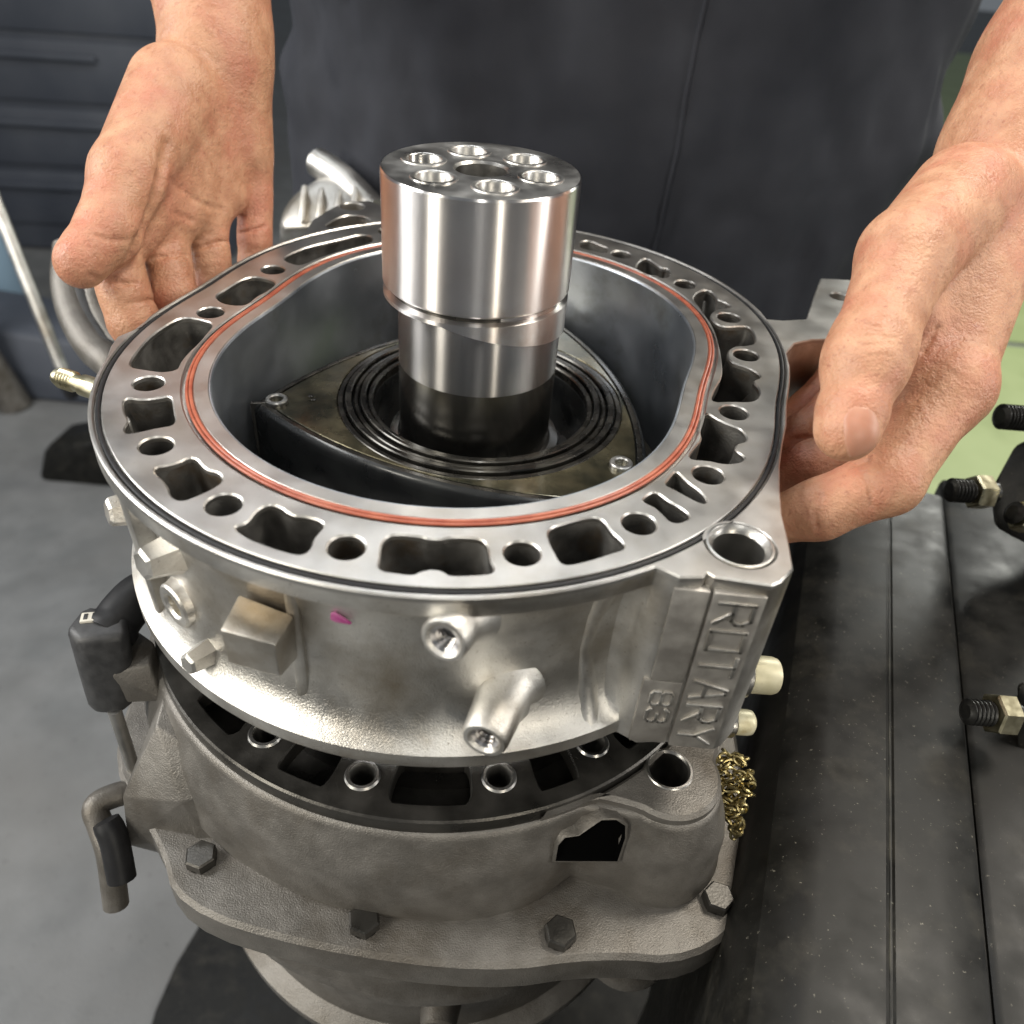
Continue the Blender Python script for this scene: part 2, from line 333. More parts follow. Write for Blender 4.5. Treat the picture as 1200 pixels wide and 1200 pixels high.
mj = MB()
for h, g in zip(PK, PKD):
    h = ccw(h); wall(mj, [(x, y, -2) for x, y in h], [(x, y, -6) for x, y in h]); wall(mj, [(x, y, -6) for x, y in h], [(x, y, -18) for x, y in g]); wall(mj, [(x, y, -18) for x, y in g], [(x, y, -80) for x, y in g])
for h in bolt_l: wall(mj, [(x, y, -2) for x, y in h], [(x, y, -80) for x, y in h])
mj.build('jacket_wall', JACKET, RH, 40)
# shallow floor of one jacket pocket
caps(mb, [(np.array(PKD[4])+normals(PKD[4])*.3).tolist()], -19)
cast = mb.build('casting', A_CAST, RH, 40)
# machined face: three lands parted by the two seal grooves
plate(MB(), OUTL, [bore(40.5).tolist(), circ(*DOWEL, 11.3), circ(*DOWEL_C, 7), circ(184, 89, 5), WINDOW], 0, -2, .55).build('outer_land', A_MACH, RH, 25)
plate(MB(), bore(37.9).tolist(), [bore(10.6).tolist()]+PK+[circ(x, y, BR) for x, y in BOLTS], 0, -2, .3, hb=.55).build('jacket_land', A_MACH, RH, 25)
plate(MB(), bore(6.6).tolist(), [bore(.9).tolist()], -.05, -2, .3).build('inner_land', A_MACH, RH, 25)
def ring_bar(off, r, z, n=240, m=8):
    mb = MB(); P = bore(off, n); Nn = normals(P.tolist()); R = []
    for k in range(m):
        a = 2*math.pi*k/m; R.append([(p[0]+q[0]*r*math.cos(a), p[1]+q[1]*r*math.cos(a), z+r*math.sin(a)) for p, q in zip(P, Nn)])
    for k in range(m): wall(mb, R[k], R[(k+1) % m])
    return mb
o = ring_bar(7.45, .75, -.35).build('coolant_seal', RED, RH, 60)
o = ring_bar(8.85, .6, -.5).build('coolant_seal', RED, RH, 60)
o = ring_bar(39.2, .95, -1.0).build('outer_seal', BLACKR, RH, 60)
mb = MB(); a, b, c_ = bore(0), bore(.5), bore(1.5)
z3 = lambda P, z: [(p[0], p[1], z) for p in P]
wall(mb, z3(a, -80), z3(a, -1.0)); wall(mb, z3(a, -1.0), z3(b, -.35)); wall(mb, z3(b, -.35), z3(c_, -.35)); wall(mb, z3(c_, -.35), z3(c_, -80)); wall(mb, z3(c_, -80), z3(a, -80))
mb.build('bore_liner', LINER, RH, 30)
# dowel ring
mb = MB(); lathe(mb, (*DOWEL, 0), (0, 0, 1), [(8.3, -45), (8.3, -2.2), (9.0, -.9), (10.1, .15), (10.8, .05), (11.1, -1.9)], 48, False, False)
mb.build('dowel_ring', STEELD, RH, 25)
# threaded bosses on the front
def boss(face, base, r0, r1_, rh, name='threaded_boss', back=3):
    f, b = Vector(face), Vector(base); ax = f-b; L_ = ax.length; mb = MB()
    lathe(mb, b-ax.normalized()*back, ax, [(r1_*1.5, 0), (r1_*1.25, 3), (r1_*1.1, 6), (r1_, back+L_*.5), (r0+.1, back+L_-1.2), (r0-.7, back+L_), (rh+1.2, back+L_), (rh+.2, back+L_-1.0), (rh+.2, back+L_-12)], 32, False, True)
    o = mb.build(name, A_CAST, RH, 35)
    mb = MB(); n = 7
    for k in range(n):
        lathe(mb, f-ax.normalized()*(1.1+k*1.7), ax, [(rh+.25, 0), (rh-1.0, -.6), (rh-1.0, -.8), (rh+.25, -1.4)], 24, False, False)
    mb.build('thread', STEEL, o, 20); return o
boss((7.7, -166, -11.9), (12.6, -151.5, -14.6), 7.4, 7.6, 4.4, back=1)
boss((21.4, -167, -54.6), (27.6, -144, -54.5), 7.6, 8.4, 4.4)
mb = MB(); hull(mb, [(37, -139, -46), (39, -139, -70), (28.4, -163, -52), (27.5, -163, -59), (30, -140, -43), (28, -140, -72)], 1.0, 2); mb.build('boss_gusset', A_CAST, RH, 40)
mb = MB(); hull(mb, [(26, -145, -8), (27, -142, -20), (15.5, -160, -9), (15, -160, -14), (16, -142, -8), (16, -142, -24)], 1.0, 2); mb.build('boss_gusset', A_CAST, RH, 40)
# square lug
mb = MB(); hull(mb, [(-61.2, -157, -25.5), (-43.2, -161, -25.5), (-40.5, -149, -24.5), (-60, -142, -24.5), (-61.5, -155.5, -42), (-43.5, -159.5, -42), (-41, -146, -46), (-60, -138, -46)], .9, 2)
mb.build('square_lug', A_CAST, RH, 40)
for dx, wd in ((-37, 4.5),):
    p = at_angle(OFF-9.5, -105.5); mb = MB(); hull(mb, [(p[0]+sx*wd, p[1]+sy, z) for sx in (-.5, .5) for sy in (-1.5, 3) for z in (-8, -72)], 1.2, 2)
    mb.build('casting_seam', A_CAST, RH, 40)
pc0 = Vector(ony(399, 725, -151.9)); mb = MB()
hull(mb, [pc0+Vector((a_, -.18*a_+y_, b_)) for a_, b_ in ((-3.4, -1.2), (-3.0, 1.4), (-1.4, 2.2), (-.2, 1.0), (2.0, .2), (3.6, -.9), (3.0, -1.6), (.4, -1.5), (-1.6, -2.0)) for y_ in (.5, -.25)], .25, 2)
mb.build('paint_mark', MAGENTA, RH)
# upright ribs near the mounting ear
def rib(x, prof, wid, lean=0):
    mb = MB(); R_ = []
    for z, y in prof:
        wz = wid*(1+.5*abs(z+42)/36); xx = x+lean*abs(z+38)/32
        R_.append([(xx-wz*.9, y+12, z), (xx-wz*.42, y+1.6, z), (xx-wz*.18, y, z), (xx+wz*.18, y, z), (xx+wz*.42, y+1.6, z), (xx+wz*.9, y+12, z)])
    for A, B in zip(R_, R_[1:]): mb.add(A+B, [(i, i+1, 7+i, 6+i) for i in range(5)])
    mb.build('rib', A_CAST, RH, 60)
rib(51, [(-7, -144), (-10, -142.5), (-16, -139.5), (-26, -137.8), (-42, -137.2), (-56, -138), (-66, -140), (-71, -142.5), (-74, -144.5)], 6, 5.5)
rib(66.5, [(-7, -139), (-12, -136), (-22, -133.5), (-42, -132.8), (-60, -134), (-69, -136.5), (-74, -139)], 5, 1)
# plug bosses and lumps on the left flank
def out_at(deg, off): p = at_angle(off, deg); return p
def flank(deg, z, off0, off1, r, hole, name, m_, seg=30):
    a, b = at_angle(off0, deg), at_angle(off1, deg); mb = MB(); f = Vector((b[0], b[1], z)); ax = f-Vector((a[0], a[1], z)); L_ = ax.length
    lathe(mb, (a[0], a[1], z), ax, [(r*1.35, 0), (r*1.12, L_*.4), (r, L_*.8), (r, L_-.8), (r-.8, L_)]+([(hole+.8, L_), (hole, L_-1), (hole, L_-9)] if hole else []), seg, False, True)
    return mb.build(name, m_, RH, 35), f, ax
o, f, ax = flank(-128, -55, 27, 36.5, 9.0, 4.6, 'plug_boss', A_CAST)
mb = MB(); lathe(mb, f-ax.normalized()*4, ax, [(4.5, 0), (4.5, 1), (2.8, 1.2), (2.4, -3)], 6); mb.build('brass_plug', BRASSD, o, 20)
for deg, z, r in ((-140.5, -33, 6.0), (-127, -30, 6.5), (-121.5, -67, 4.6), (-154, -40, 9)):
    p = at_angle(OFF-12, deg); q = at_angle(OFF+1.5, deg); mb = MB()
    lathe(mb, (p[0], p[1], z), (q[0]-p[0], q[1]-p[1], 2), [(r*1.4, 0), (r*1.15, 5), (r, 10), (r*.92, 13), (r*.7, 14)], 6, False, True, uref=(0, .4, 1)); mb.build('cast_lump', A_CAST, RH, 30)
for deg in (-134.5, -147):
    p = at_angle(OFF-13, deg); q = at_angle(OFF-2, deg); t = Vector((-(q-p)[1], (q-p)[0], 0)).normalized()*3; mb = MB()
    hull(mb, [Vector((*a, z))+t*s for a, z in ((p, -5), (q, -6), (p, -76), (q*.985, -75), ((p+q)/2, -40)) for s in (-1, 1)], 1.5, 2); mb.build('rib', A_CAST, RH, 45)
# zinc stud on the left
a, b = onz(112, 456, -18), onz(66, 441, -18); ax = Vector(b-a); L_ = ax.length; mb = MB()
lathe(mb, a, ax, [(4.6, -12), (4.6, L_*.30), (3.6, L_*.34), (3.6, L_*.5), (4.0, L_*.52), (4.0, L_*.9), (3.2, L_)], 20); st = mb.build('stud', BRASS, RH, 30)
mb = MB()
for k in range(5): lathe(mb, Vector(a)+ax*(.56+.07*k), ax, [(4.0, -.6), (4.5, 0), (4.0, .6)], 20, False, False)
mb.build('thread', BRASS, st, 20)

# lettered panel on the mounting ear: raised strip, letters and number
YP = -143.0
def ypan(x): return -143.0 - (x-75.4)/(103-75.4)*0.0
mb = MB(); hull(mb, [(x, y, z) for x in (86.6, 102.8) for y in (-141, -143.9) for z in (-4.5, -79)], .5, 2); strip = mb.build('raised_strip', A_PANEL, RH, 30)
mb = MB(); hull(mb, [(x, y, z) for x in (74.6, 85.6) for y in (-140, -143.5) for z in (-4.5, -46)], .5, 2); mb.build('raised_pad', A_PANEL, RH, 30)
mb = MB(); hull(mb, [(x, y, z) for x in (72.5, 85.6) for y in (-139, -143.15) for z in (-46.5, -79)], .5, 2); pad = mb.build('number_pad', A_PANEL, RH, 30)
def glyph(segs, x0, W, z0, L_, y, th, nm, par, ht=.9):
    for poly in segs:
        mb = MB()
        for (a, b), (c, d) in zip(poly, poly[1:]):
            p = Vector((x0+b*W, y, z0-a*L_)); q = Vector((x0+d*W, y, z0-c*L_)); dr = q-p
            box(mb, (p+q)/2, (dr.length+th*.9, th, ht), X=dr, Z=(0, -1, 0), bev=.28)
        mb.build(nm, A_CAST, par, 30)
FONT = {
 'R': [[(0, 0), (0, 1), (.8, 1), (1, .8), (1, .6), (.8, .45), (0, .45)], [(.45, .45), (1, 0)]],
 'O': [[(0, 0), (0, 1), (1, 1), (1, 0), (0, 0)], ],
 'T': [[(0, 1), (1, 1)], [(.5, 1), (.5, 0)]],
 'A': [[(0, 0), (.42, 1), (.62, 1), (1, 0)], [(.2, .35), (.84, .35)]],
 'Y': [[(0, 1), (.5, .5), (1, 1)], [(.5, .5), (.5, 0)]],
 '8': [[(.2, .5), (0, .62), (0, .88), (.2, 1), (.8, 1), (1, .88), (1, .62), (.8, .5), (.2, .5), (0, .38), (0, .12), (.2, 0), (.8, 0), (1, .12), (1, .38), (.8, .5)]],
 '3': [[(0, .85), (.2, 1), (.8, 1), (1, .85), (1, .62), (.8, .5), (.4, .5)], [(.8, .5), (1, .38), (1, .14), (.8, 0), (.2, 0), (0, .15)]],
}
zz = -8.0
for ch in 'ROTARY':
    glyph([sum([list(s) for s in FONT[ch][:1]], [])] + FONT[ch][1:], 88.9, 11.0, zz, 8.3, -144.25, 1.5, 'raised_letter', strip); zz -= 11.9
zz = -51.5
for ch in '83':
    glyph(FONT[ch], 76.0, 7.4, zz, 6.4, -143.5, 1.15, 'raised_digit', pad); zz -= 8.8

# ================================================================== LOWER SIDE HOUSING
ZD = -115.0
SH = thing('side_housing', (0, 0, -300), 'grey cast side housing with dark oily deck, below the lifted rotor housing', 'engine part')
DO = bore(42.0, 360); da = np.degrees(np.arctan2(DO[:, 1], DO[:, 0]))
ear = [p for p in circ(96, -127, 21, 40)]
keep = [tuple(p) for p, a in zip(DO, da) if not (-66 < a < -33)]
i0 = next(i for i in range(len(keep)) if -70 < math.degrees(math.atan2(keep[i][1], keep[i][0])) <= -66+.9 and True) if False else 0
ka = [math.degrees(math.atan2(y, x)) for x, y in keep]
order = sorted(range(len(keep)), key=lambda i: (ka[i]+33) % 360); keep = [keep[i] for i in order]       # from -33 deg round to -66
arc = [(96+21*math.cos(math.radians(a)), -127+21*math.sin(math.radians(a))) for a in np.linspace(-125, 20, 20)]
DECK = ccw(keep+arc)
DPK = [slot(a0, a1, 15, 34) for a0, a1 in ((-147, -138), (-131, -121), (-112, -104), (-95, -83), (-73, -66), (-57, -48), (-38, -26), (-15, 0), (10, 17), (28, 36), (46, 55), (145, 156), (168, 182))]
DB = [(x, y) for x, y in BOLTS]
mb = plate(MB(), bore(41.5, 360).tolist(), [bore(8, 120).tolist()]+DPK+[circ(x, y, 5.4) for x, y in DB], ZD, ZD-8, .8, hb=.6)
earp = ccw([tuple(at_angle(42.2, a)) for a in np.linspace(-74, -30, 14)]+[(118.5, -112)]+arc[::-1]+[(74, -142), (66, -141)])
plate(MB(), chaikin(earp, 1), [circ(96, -126, 8.5)], ZD-2.5, ZD-9, 1.6, hb=.6).build('dowel_ear', GREY, SH, 40)
deck = mb.build('deck', IRON, SH, 25)
for x, y in DB:
    mb = MB(); lathe(mb, (x, y, ZD), (0, 0, 1), [(4.6, -12), (4.6, -.6), (5.2, .9), (6.4, .9), (7.2, -.3)], 28, False, False); mb.build('bolt_hole_rim', STEELD, SH, 25)
    mb = MB(); lathe(mb, (x, y, ZD), (0, 0, 1), [(7.2, -.4), (10.3, .02), (10.8, -1)], 28, False, False); mb.build('bolt_pad', IRON, SH, 25)
mb = MB(); lathe(mb, (96, -126, ZD-2.5), (0, 0, 1), [(8.0, -22), (8.0, -.6), (8.6, .5), (9.4, .5), (10.2, -.5)], 36, False, False); mb.build('dowel_hole_rim', STEELD, SH, 25)
mb = MB(); caps(mb, [bore(44, 120).tolist()], ZD-30); mb.build('deck_floor', IRON, SH)
# inner wall of the deck opening
a = bore(8, 120); mb = MB(); wall(mb, z3(a, ZD-8), z3(a, ZD-30)); mb.build('deck_wall', IRON, SH)
# flared casting under the deck
mb = MB(); DKO = np.array(DECK); DN = normals(DECK)
for _ in range(3): DN = np.stack([np.convolve(np.r_[DN[-4:, c], DN[:, c], DN[:4, c]], np.ones(9)/9, 'valid') for c in (0, 1)], -1)
DN /= np.linalg.norm(DN, axis=1)[:, None]; dang = np.degrees(np.arctan2(DKO[:, 1], DKO[:, 0]))
prof = [(-121.5, -3), (-121.8, -.6), (-122.6, .8), (-125, 1.6), (-130, 3), (-138, 6), (-147, 8.5), (-158, 9), (-166, 9.5), (-180, 5.5), (-215, 5), (-240, 5.5), (-245, 9), (-252, 9)]
rings = []
for z, f in prof:
    R = []
    for p, q, a in zip(DKO, DN, dang):
        amp = min(1, max(0, (-122-z)/25)); nz = noise.noise(Vector((p[0]*.028, p[1]*.028, z*.03)))
        e = f*(1+.25*math.exp(-((a+140)/16)**2)) + amp*(2.2*nz) - amp*6*math.exp(-((a+66)/5.5)**2)
        R.append((p[0]+q[0]*e, p[1]+q[1]*e, z))
    rings.append(R)
for A, B in zip(rings, rings[1:]): wall(mb, A, B)
mb.build('casting', GREY, SH, 50)
from mathutils.bvhtree import BVHTree
bvh = BVHTree.FromPolygons([Vector(v) for v in mb.v], mb.f)
FLG = chaikin([(-158, -60), (-150, -112), (-112, -146), (-96, -172), (-40, -183), (30, -186), (74, -176), (112, -176), (142, -150), (146, -90), (150, 40), (110, 160), (-110, 170), (-165, 60)], 2)
plate(MB(), FLG, [circ(*q, 5) for q in ((-92, -152), (-20, -172), (58, -170), (124, -150))], -172, -190, 2.0, hb=1).build('mounting_flange', GREY, SH, 40)
for q in ((-92, -152), (-20, -172), (58, -170), (124, -150)):
    mb = MB(); lathe(mb, (*q, -171), (0, 0, 1), [(6.6, -1), (6.6, 3.6), (5.8, 4.4)], 6); mb.build('flange_bolt', IRON, SH, 20)
# lug and wedge bracket on the left
mb = MB(); L4 = [(128, 772), (160, 738), (180, 752)]
hull(mb, [tuple(onz(x, y, -113)) for x, y in L4[:3]]+[tuple(onz(128, 790, -113)), tuple(onz(176, 778, -113))]+[tuple(onz(x, y, -132)) for x, y in ((132, 800), (150, 824), (190, 822), (196, 790))], 1.0, 2); mb.build('lug', GREY, SH, 40)
mb = MB(); hull(mb, [onz(183, 850, -127), onz(196, 800, -124), onz(143, 934, -160), onz(213, 940, -148), onz(305, 930, -150), onz(150, 990, -190), onz(240, 985, -175), onz(290, 915, -142), onz(310, 985, -185), (-60, -125, -235), (-120, -120, -235), (-112, -112, -135)], .8, 2); mb.build('bracket', GREY, SH, 40)
mb = MB(); hull(mb, [onz(216, 945, -153), onz(300, 932, -155), onz(352, 960, -166), onz(358, 1000, -186), onz(230, 1010, -186), (-60, -130, -215), (-20, -135, -215), (-80, -120, -215)], 2.5, 2); mb.build('bracket_web', GREY, SH, 40)
# port in the front of the casting, its dark depth painted black
hits = []
for x, y in ((650, 1004), (653, 985), (660, 973), (675, 965), (690, 955), (702, 950), (720, 953), (731, 962), (731, 978), (722, 1004)):
    h_ = bvh.ray_cast(Vector(CAMP), Vector(ray(x, y)).normalized())
    hits.append((Vector(h_[0]), Vector(h_[1])))
cc = sum((h_[0] for h_ in hits), Vector())/len(hits); nm = sum((h_[1] for h_ in hits), Vector()).normalized()
if nm.dot(Vector(CF)) > 0: nm = -nm
mid = max((h_[0]-cc).dot(nm) for h_ in hits)
flat = [h_[0]-nm*((h_[0]-cc).dot(nm))+nm*(mid+1.0) for h_ in hits]; fc = cc+nm*(mid+1.0)
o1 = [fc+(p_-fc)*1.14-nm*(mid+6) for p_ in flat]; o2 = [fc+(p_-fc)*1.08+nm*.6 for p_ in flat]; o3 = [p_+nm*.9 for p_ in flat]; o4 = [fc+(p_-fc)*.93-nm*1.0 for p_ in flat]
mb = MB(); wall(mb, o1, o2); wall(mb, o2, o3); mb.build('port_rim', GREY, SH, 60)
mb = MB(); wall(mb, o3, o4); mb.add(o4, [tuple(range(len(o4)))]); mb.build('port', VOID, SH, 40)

# second rotor housing of the stack under it
LH = thing('lower_rotor_housing', (0, 0, -340), 'aluminium rotor housing at the bottom of the engine stack', 'engine part')
mb = MB(); B43 = bore(40, 240); N43 = normals(B43.tolist()); rr = []
for z, f in [(-252.3, -5), (-252.6, 3), (-259, 3), (-262, -3), (-270, -7), (-300, -9), (-326, -7), (-332, 2), (-338, 2), (-340, 1)]: rr.append([(p[0]+q[0]*f, p[1]+q[1]*f, z) for p, q in zip(B43, N43)])
for A, B in zip(rr, rr[1:]): wall(mb, A, B)
mb.build('casting', GREY, LH, 40)
mb = MB(); lathe(mb, (10, -148, -296), (0, -1, 0), [(12, -4), (10, 6), (9, 14), (8, 15), (5, 15), (5, 5)], 28, False, True); mb.build('threaded_boss', GREY, LH)
ES = thing('engine_stand', (0, 40, -900), 'dark steel post under the engine stack', 'stand')
mb = MB(); lathe(mb, (0, 40, -900), (0, 0, 1), [(330, 0), (330, 15), (60, 20), (55, 120), (55, 480), (120, 520), (125, 560)], 40); mb.build('post', BLACKST, ES)

# ================================================================== ROTOR
ZR = -33.0; RC = np.array([4.6, 10.3])
RT = thing('rotor', (RC[0], RC[1], -115), 'dark triangular rotor with brown oily face and black seal rings, inside the silver housing', 'rotor')
APEX = [math.radians(a) for a in (193, 313, 73)]
def rotor_loop(R=104.0, bulge=1.0, inset=0.0, n=30):
    V = [RC+R*np.array([math.cos(a), math.sin(a)]) for a in APEX]; out = []
    for i in range(3):
        a, b = V[i], V[(i+1) % 3]; mid = (a+b)/2; nn = (mid-RC)/np.linalg.norm(mid-RC); sag = 22.5*bulge
        for k in range(n):
            t = k/n; out.append(a+(b-a)*t+nn*sag*4*t*(1-t)*(1-.06))
    P = np.array(out)
    return P-normals(ccw(P.tolist()))*inset if inset else P
RL = rotor_loop(); rl = ccw(RL.tolist()); Nn = normals(rl); rlA = np.array(rl)
mb = MB(); wall(mb, z3(rlA, ZR-80), z3(rlA, ZR-6)); wall(mb, z3(rlA, ZR-6), z3(rlA-Nn*.35, ZR-3)); wall(mb, z3(rlA-Nn*.35, ZR-3), z3(rlA-Nn*1.2, ZR-1.1)); wall(mb, z3(rlA-Nn*1.2, ZR-1.1), z3(rlA-Nn*2.4, ZR-.3)); mb.build('flank', ROTD, RT, 60)
mb = plate(MB(), (rlA-Nn*2.4).tolist(), [(rlA-Nn*4.6).tolist()], ZR-.3, ZR-3, .2); mb.build('edge_land', RING, RT, 25)
mb = plate(MB(), (rlA-Nn*5.4).tolist(), [circ(*RC, 66.6, 96)], ZR-.4, ZR-3, .3); face = mb.build('face', ROTF, RT, 25)
mb = plate(MB(), (rlA-Nn*2).tolist(), [circ(*RC, 66.6, 96)], ZR-2.2, ZR-4, .1); mb.build('seal_groove_floor', ROTD, RT, 25)
for i, (a0, a1, zt) in enumerate(((66.4, 63.6, -.6), (62.8, 60.0, .9), (59.0, 56.8, -.2), (56.0, 53.4, 1.0), (52.6, 50.2, -.5))):
    mb = MB(); lathe(mb, (*RC, ZR), (0, 0, 1), [(a0, -6), (a0, zt-.5), (a0-.5, zt), (a1+.5, zt), (a1, zt-.6), (a1, -6)], 96, False, False); mb.build('oil_seal_ring', RING, RT, 30)
mb = MB(); lathe(mb, (*RC, ZR), (0, 0, 1), [(66, -5), (50, -5), (49.6, -6), (49.6, -34), (43, -35), (43, -80)], 96, False, False); mb.build('bearing_wall', ROTD, RT, 30)
for i, a in enumerate(APEX):
    p = RC+(104-11)*np.array([math.cos(a), math.sin(a)]) if i != 1 else np.array([68.2, -37.0]); mb = MB()
    lathe(mb, (*p, ZR), (0, 0, 1), [(5.0, -4), (5.0, 1.2), (4.5, 1.7), (3.3, 1.7), (2.8, 1.2), (2.8, -2)], 26, False, True); cs = mb.build('corner_seal', STEELD, RT, 30)
    q = RC+104*np.array([math.cos(a), math.sin(a)]); mb = MB(); d = Vector((q-p).tolist()+[0])
    p = q-(q-RC)*.11; d = Vector((q-p).tolist()+[0])
    box(mb, Vector((*((p+q)/2), ZR-39))+d.normalized()*1.5, (d.length-2, 2.4, 78), X=d, bev=.3); mb.build('apex_seal', RING, RT, 30)
for k, (dx, dy) in enumerate(((0, 0), (3.4, -1.2))):     # stamped marks by the left corner
    mb = MB(); box(mb, (RC[0]-77+dx*.5, RC[1]-13+dy*2.6, ZR-.25), (2.6, 1.6, .5), bev=.15); mb.build('stamped_mark', RING, RT)

# ================================================================== ECCENTRIC SHAFT
SX = thing('eccentric_shaft', (0, 0, -115), 'polished steel eccentric shaft standing upright through the dark rotor', 'shaft')
UC = (0.6, .5)
mb = MB(); lathe(mb, (*UC, 0), (0, 0, 1), [(34, 27.2), (37.8, 27.4), (38.6, 28.4), (38.6, 71.0), (38.1, 71.8)], 128, True, False); mb.build('journal', STEEL, SX, 25)
hs = [circ(UC[0]+23.5*math.cos(a), UC[1]+23.5*math.sin(a), 7.2, 32) for a in np.radians([-90+17, -90+77, -90-43, -90-103, -90+137, -90+197])]
top = circ(*UC, 38.1, 128)
mb = plate(MB(), top, hs+[circ(*UC, 10, 40)], 71.8, 40, .1, hb=1.0, skip_outer=True); mb.build('end_face', STEELD, SX, 25)
for h in hs:
    cx, cy = np.mean(h, 0); mb = MB(); lathe(mb, (cx, cy, 71.8), (0, 0, 1), [(6.9, -20), (6.9, -.2), (7.5, .5), (8.8, .5), (9.2, -.3)], 48, False, False); mb.build('bolt_hole_rim', STEELD, SX, 50)
    mb = MB(); lathe(mb, (cx, cy, 50), (0, 0, 1), [(7.2, 0), (7.2, .5)], 24); mb.build('bolt_hole_floor', BLACKTH, SX, 25)
mb = MB(); lathe(mb, (*UC, 0), (0, 0, 1), [(35.8, 27.6), (35.8, 23.9)], 96, False, False); mb.build('neck_groove', RING, SX, 25)
# collar cut on the slant
mb = MB(); n = 96; top_r = [(UC[0]+38.5*math.cos(2*math.pi*i/n), UC[1]+38.5*math.sin(2*math.pi*i/n), 24.2) for i in range(n)]
top_i = [(UC[0]+35.6*math.cos(2*math.pi*i/n), UC[1]+35.6*math.sin(2*math.pi*i/n), 25.0) for i in range(n)]
def slz(x, y): return min(22.6, 20.2-.24*x)
bot_r = [(x, y, slz(x, y)) for x, y, z in top_r]; bot_i = [(2.0+33.6*math.cos(2*math.pi*i/n), 1+33.6*math.sin(2*math.pi*i/n), slz(38.2*math.cos(2*math.pi*i/n), 0)+.6) for i in range(n)]
wall(mb, top_i, top_r); wall(mb, top_r, bot_r); wall(mb, bot_r, bot_i); mb.build('collar', STEEL, SX, 30)
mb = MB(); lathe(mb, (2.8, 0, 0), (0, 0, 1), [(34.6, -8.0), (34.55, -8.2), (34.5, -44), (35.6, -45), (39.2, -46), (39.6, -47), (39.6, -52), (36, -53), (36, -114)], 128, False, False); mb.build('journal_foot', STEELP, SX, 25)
mb = MB(); lathe(mb, (2.8, 0, 0), (0, 0, 1), [(34.6, 26.5), (34.6, -8.0)], 128, False, False); mb.build('main_journal', STEELJ, SX, 25)

# ================================================================== THINGS ROUND THE ENGINE
# black beam on the right
BD = np.array([.295, .955, 0]); BD /= np.linalg.norm(BD); BN = np.array([BD[1], -BD[0], 0])
BM = thing('stand_beam', (220, 0, -900), 'long black painted steel beam with dusty scratched top, right of the engine', 'beam')
ZB = -140.0
ref = onz(1045, 1000, ZB); s_ = lambda px, py: float((onz(px, py, ZB)-ref) @ BN)
sL, sM, sR = s_(880, 1000), 0.0, s_(1140, 900)
cross = [(sL-2, -330), (sL-1, -34), (sL+2, -17), (sL+8, -7), (sL+17, -2), (sL+27, -.4), (-2.2, 0), (-1.2, -.4), (0.2, -.4), (1.2, .2), (sR*.5, .25), (sR-4, .2), (sR-2, -.5), (sR, -4), (sR+1, -12), (sR+2, -330)]
e0 = float((np.array(onz(1060, 570, ZB))-ref) @ BD)
mb = MB(); R = []
for d in (-420, e0-1.5, e0): R.append([tuple(ref+BN*a+BD*d+np.array([0, 0, b-(1.0 if d == e0 else 0)])) for a, b in cross])
for A, B in zip(R, R[1:]): mb.add(A+B, [(i, i+1, len(A)+i+1, len(A)+i) for i in range(len(A)-1)])
mb.add(R[-1], [tuple(range(len(cross)))]); mb.add(R[0], [tuple(range(len(cross)))])
mb.build('beam_body', BLACKST, BM, 22)
for a_, h_ in ((-.6, -.42),):
    mb = MB(); tube(mb, [tuple(ref+BN*a_+BD*d+np.array([0, 0, h_])) for d in np.linspace(-400, e0-4, 12)], .36, 6); mb.build('worn_edge', SCRATCH, BM, 60)
mb = MB(); c0 = ref+BN*(sR+45)+BD*(e0*.35)+np.array([0, 0, -70]); box(mb, c0, (e0*1.6, 84, 120), X=BD, bev=4); mb.build('side_box', BLACKST, BM, 40)
mb = MB(); c0 = ref+BD*(e0*.3)+np.array([0, 0, -610]); box(mb, c0, (90, 90, 570), X=BD, bev=4); mb.build('support_leg', BLACKST, BM, 40)

def stud_bolt(tip, ax, r, lt, nut, label, nm='stud_bolt'):
    t_ = Vector(tip); ax = Vector(ax).normalized(); T = thing(nm, tuple(t_), label, 'bolt', None); mb = MB()
    n = int(lt/2.1); prof = [(r*.6, 0), (r*.8, .8)]
    for k in range(n): prof += [(r, 1.4+k*2.1), (r, 1.7+k*2.1), (r*.78, 2.6+k*2.1)]
    prof += [(r*.9, lt+14)]; lathe(mb, t_, ax, prof, 22); mb.build('threaded_end', BLACKTH, T, 20)
    if nut:
        mb = MB(); lathe(mb, t_+ax*lt, ax, [(nut*.9, 0), (nut, .9), (nut, nut*.95), (nut*.9, nut*1.05)], 6, uref=(0, .3, 1)); mb.build('nut', BRASS, T, 20)
    return T
ARM = thing('clamp_arm', tuple(atd(1190, 575, 470)), 'thick black steel clamp arm holding bolts beyond the beam', 'bracket')
mb = MB(); p = lambda x, y, d: atd(x, y, d)
hull(mb, [p(1160, 575, 455), p(1165, 620, 460), p(1190, 520, 455), p(1260, 495, 455), p(1330, 560, 460), p(1290, 680, 470), p(1175, 590, 500), p(1200, 535, 510), p(1300, 520, 510), p(1290, 660, 520)], 3, 2); mb.build('arm_body', BLACKST, ARM, 40)
stud_bolt(atd(1112, 574, 440), CR*.98-CU*.06+CF*.18, 6.6, 14, 9.6, 'black stud with yellow zinc nut on the clamp arm, beside the beam end')
stud_bolt(atd(1171, 488, 440), CR*.98-CU*.05+CF*.18, 7.0, 26, None, 'bare black stud on top of the clamp arm, no nut')
stud_bolt(atd(1186, 600, 430), CR*.9-CU*.3+CF*.3, 6.2, 4, 8.5, 'short stud with nut at the foot of the clamp arm')
stud_bolt(atd(1131, 834, 372), CR*.98-CU*.10+CF*.15, 6.0, 13, 9.8, 'black stud with large pale yellow nut beside the beam')
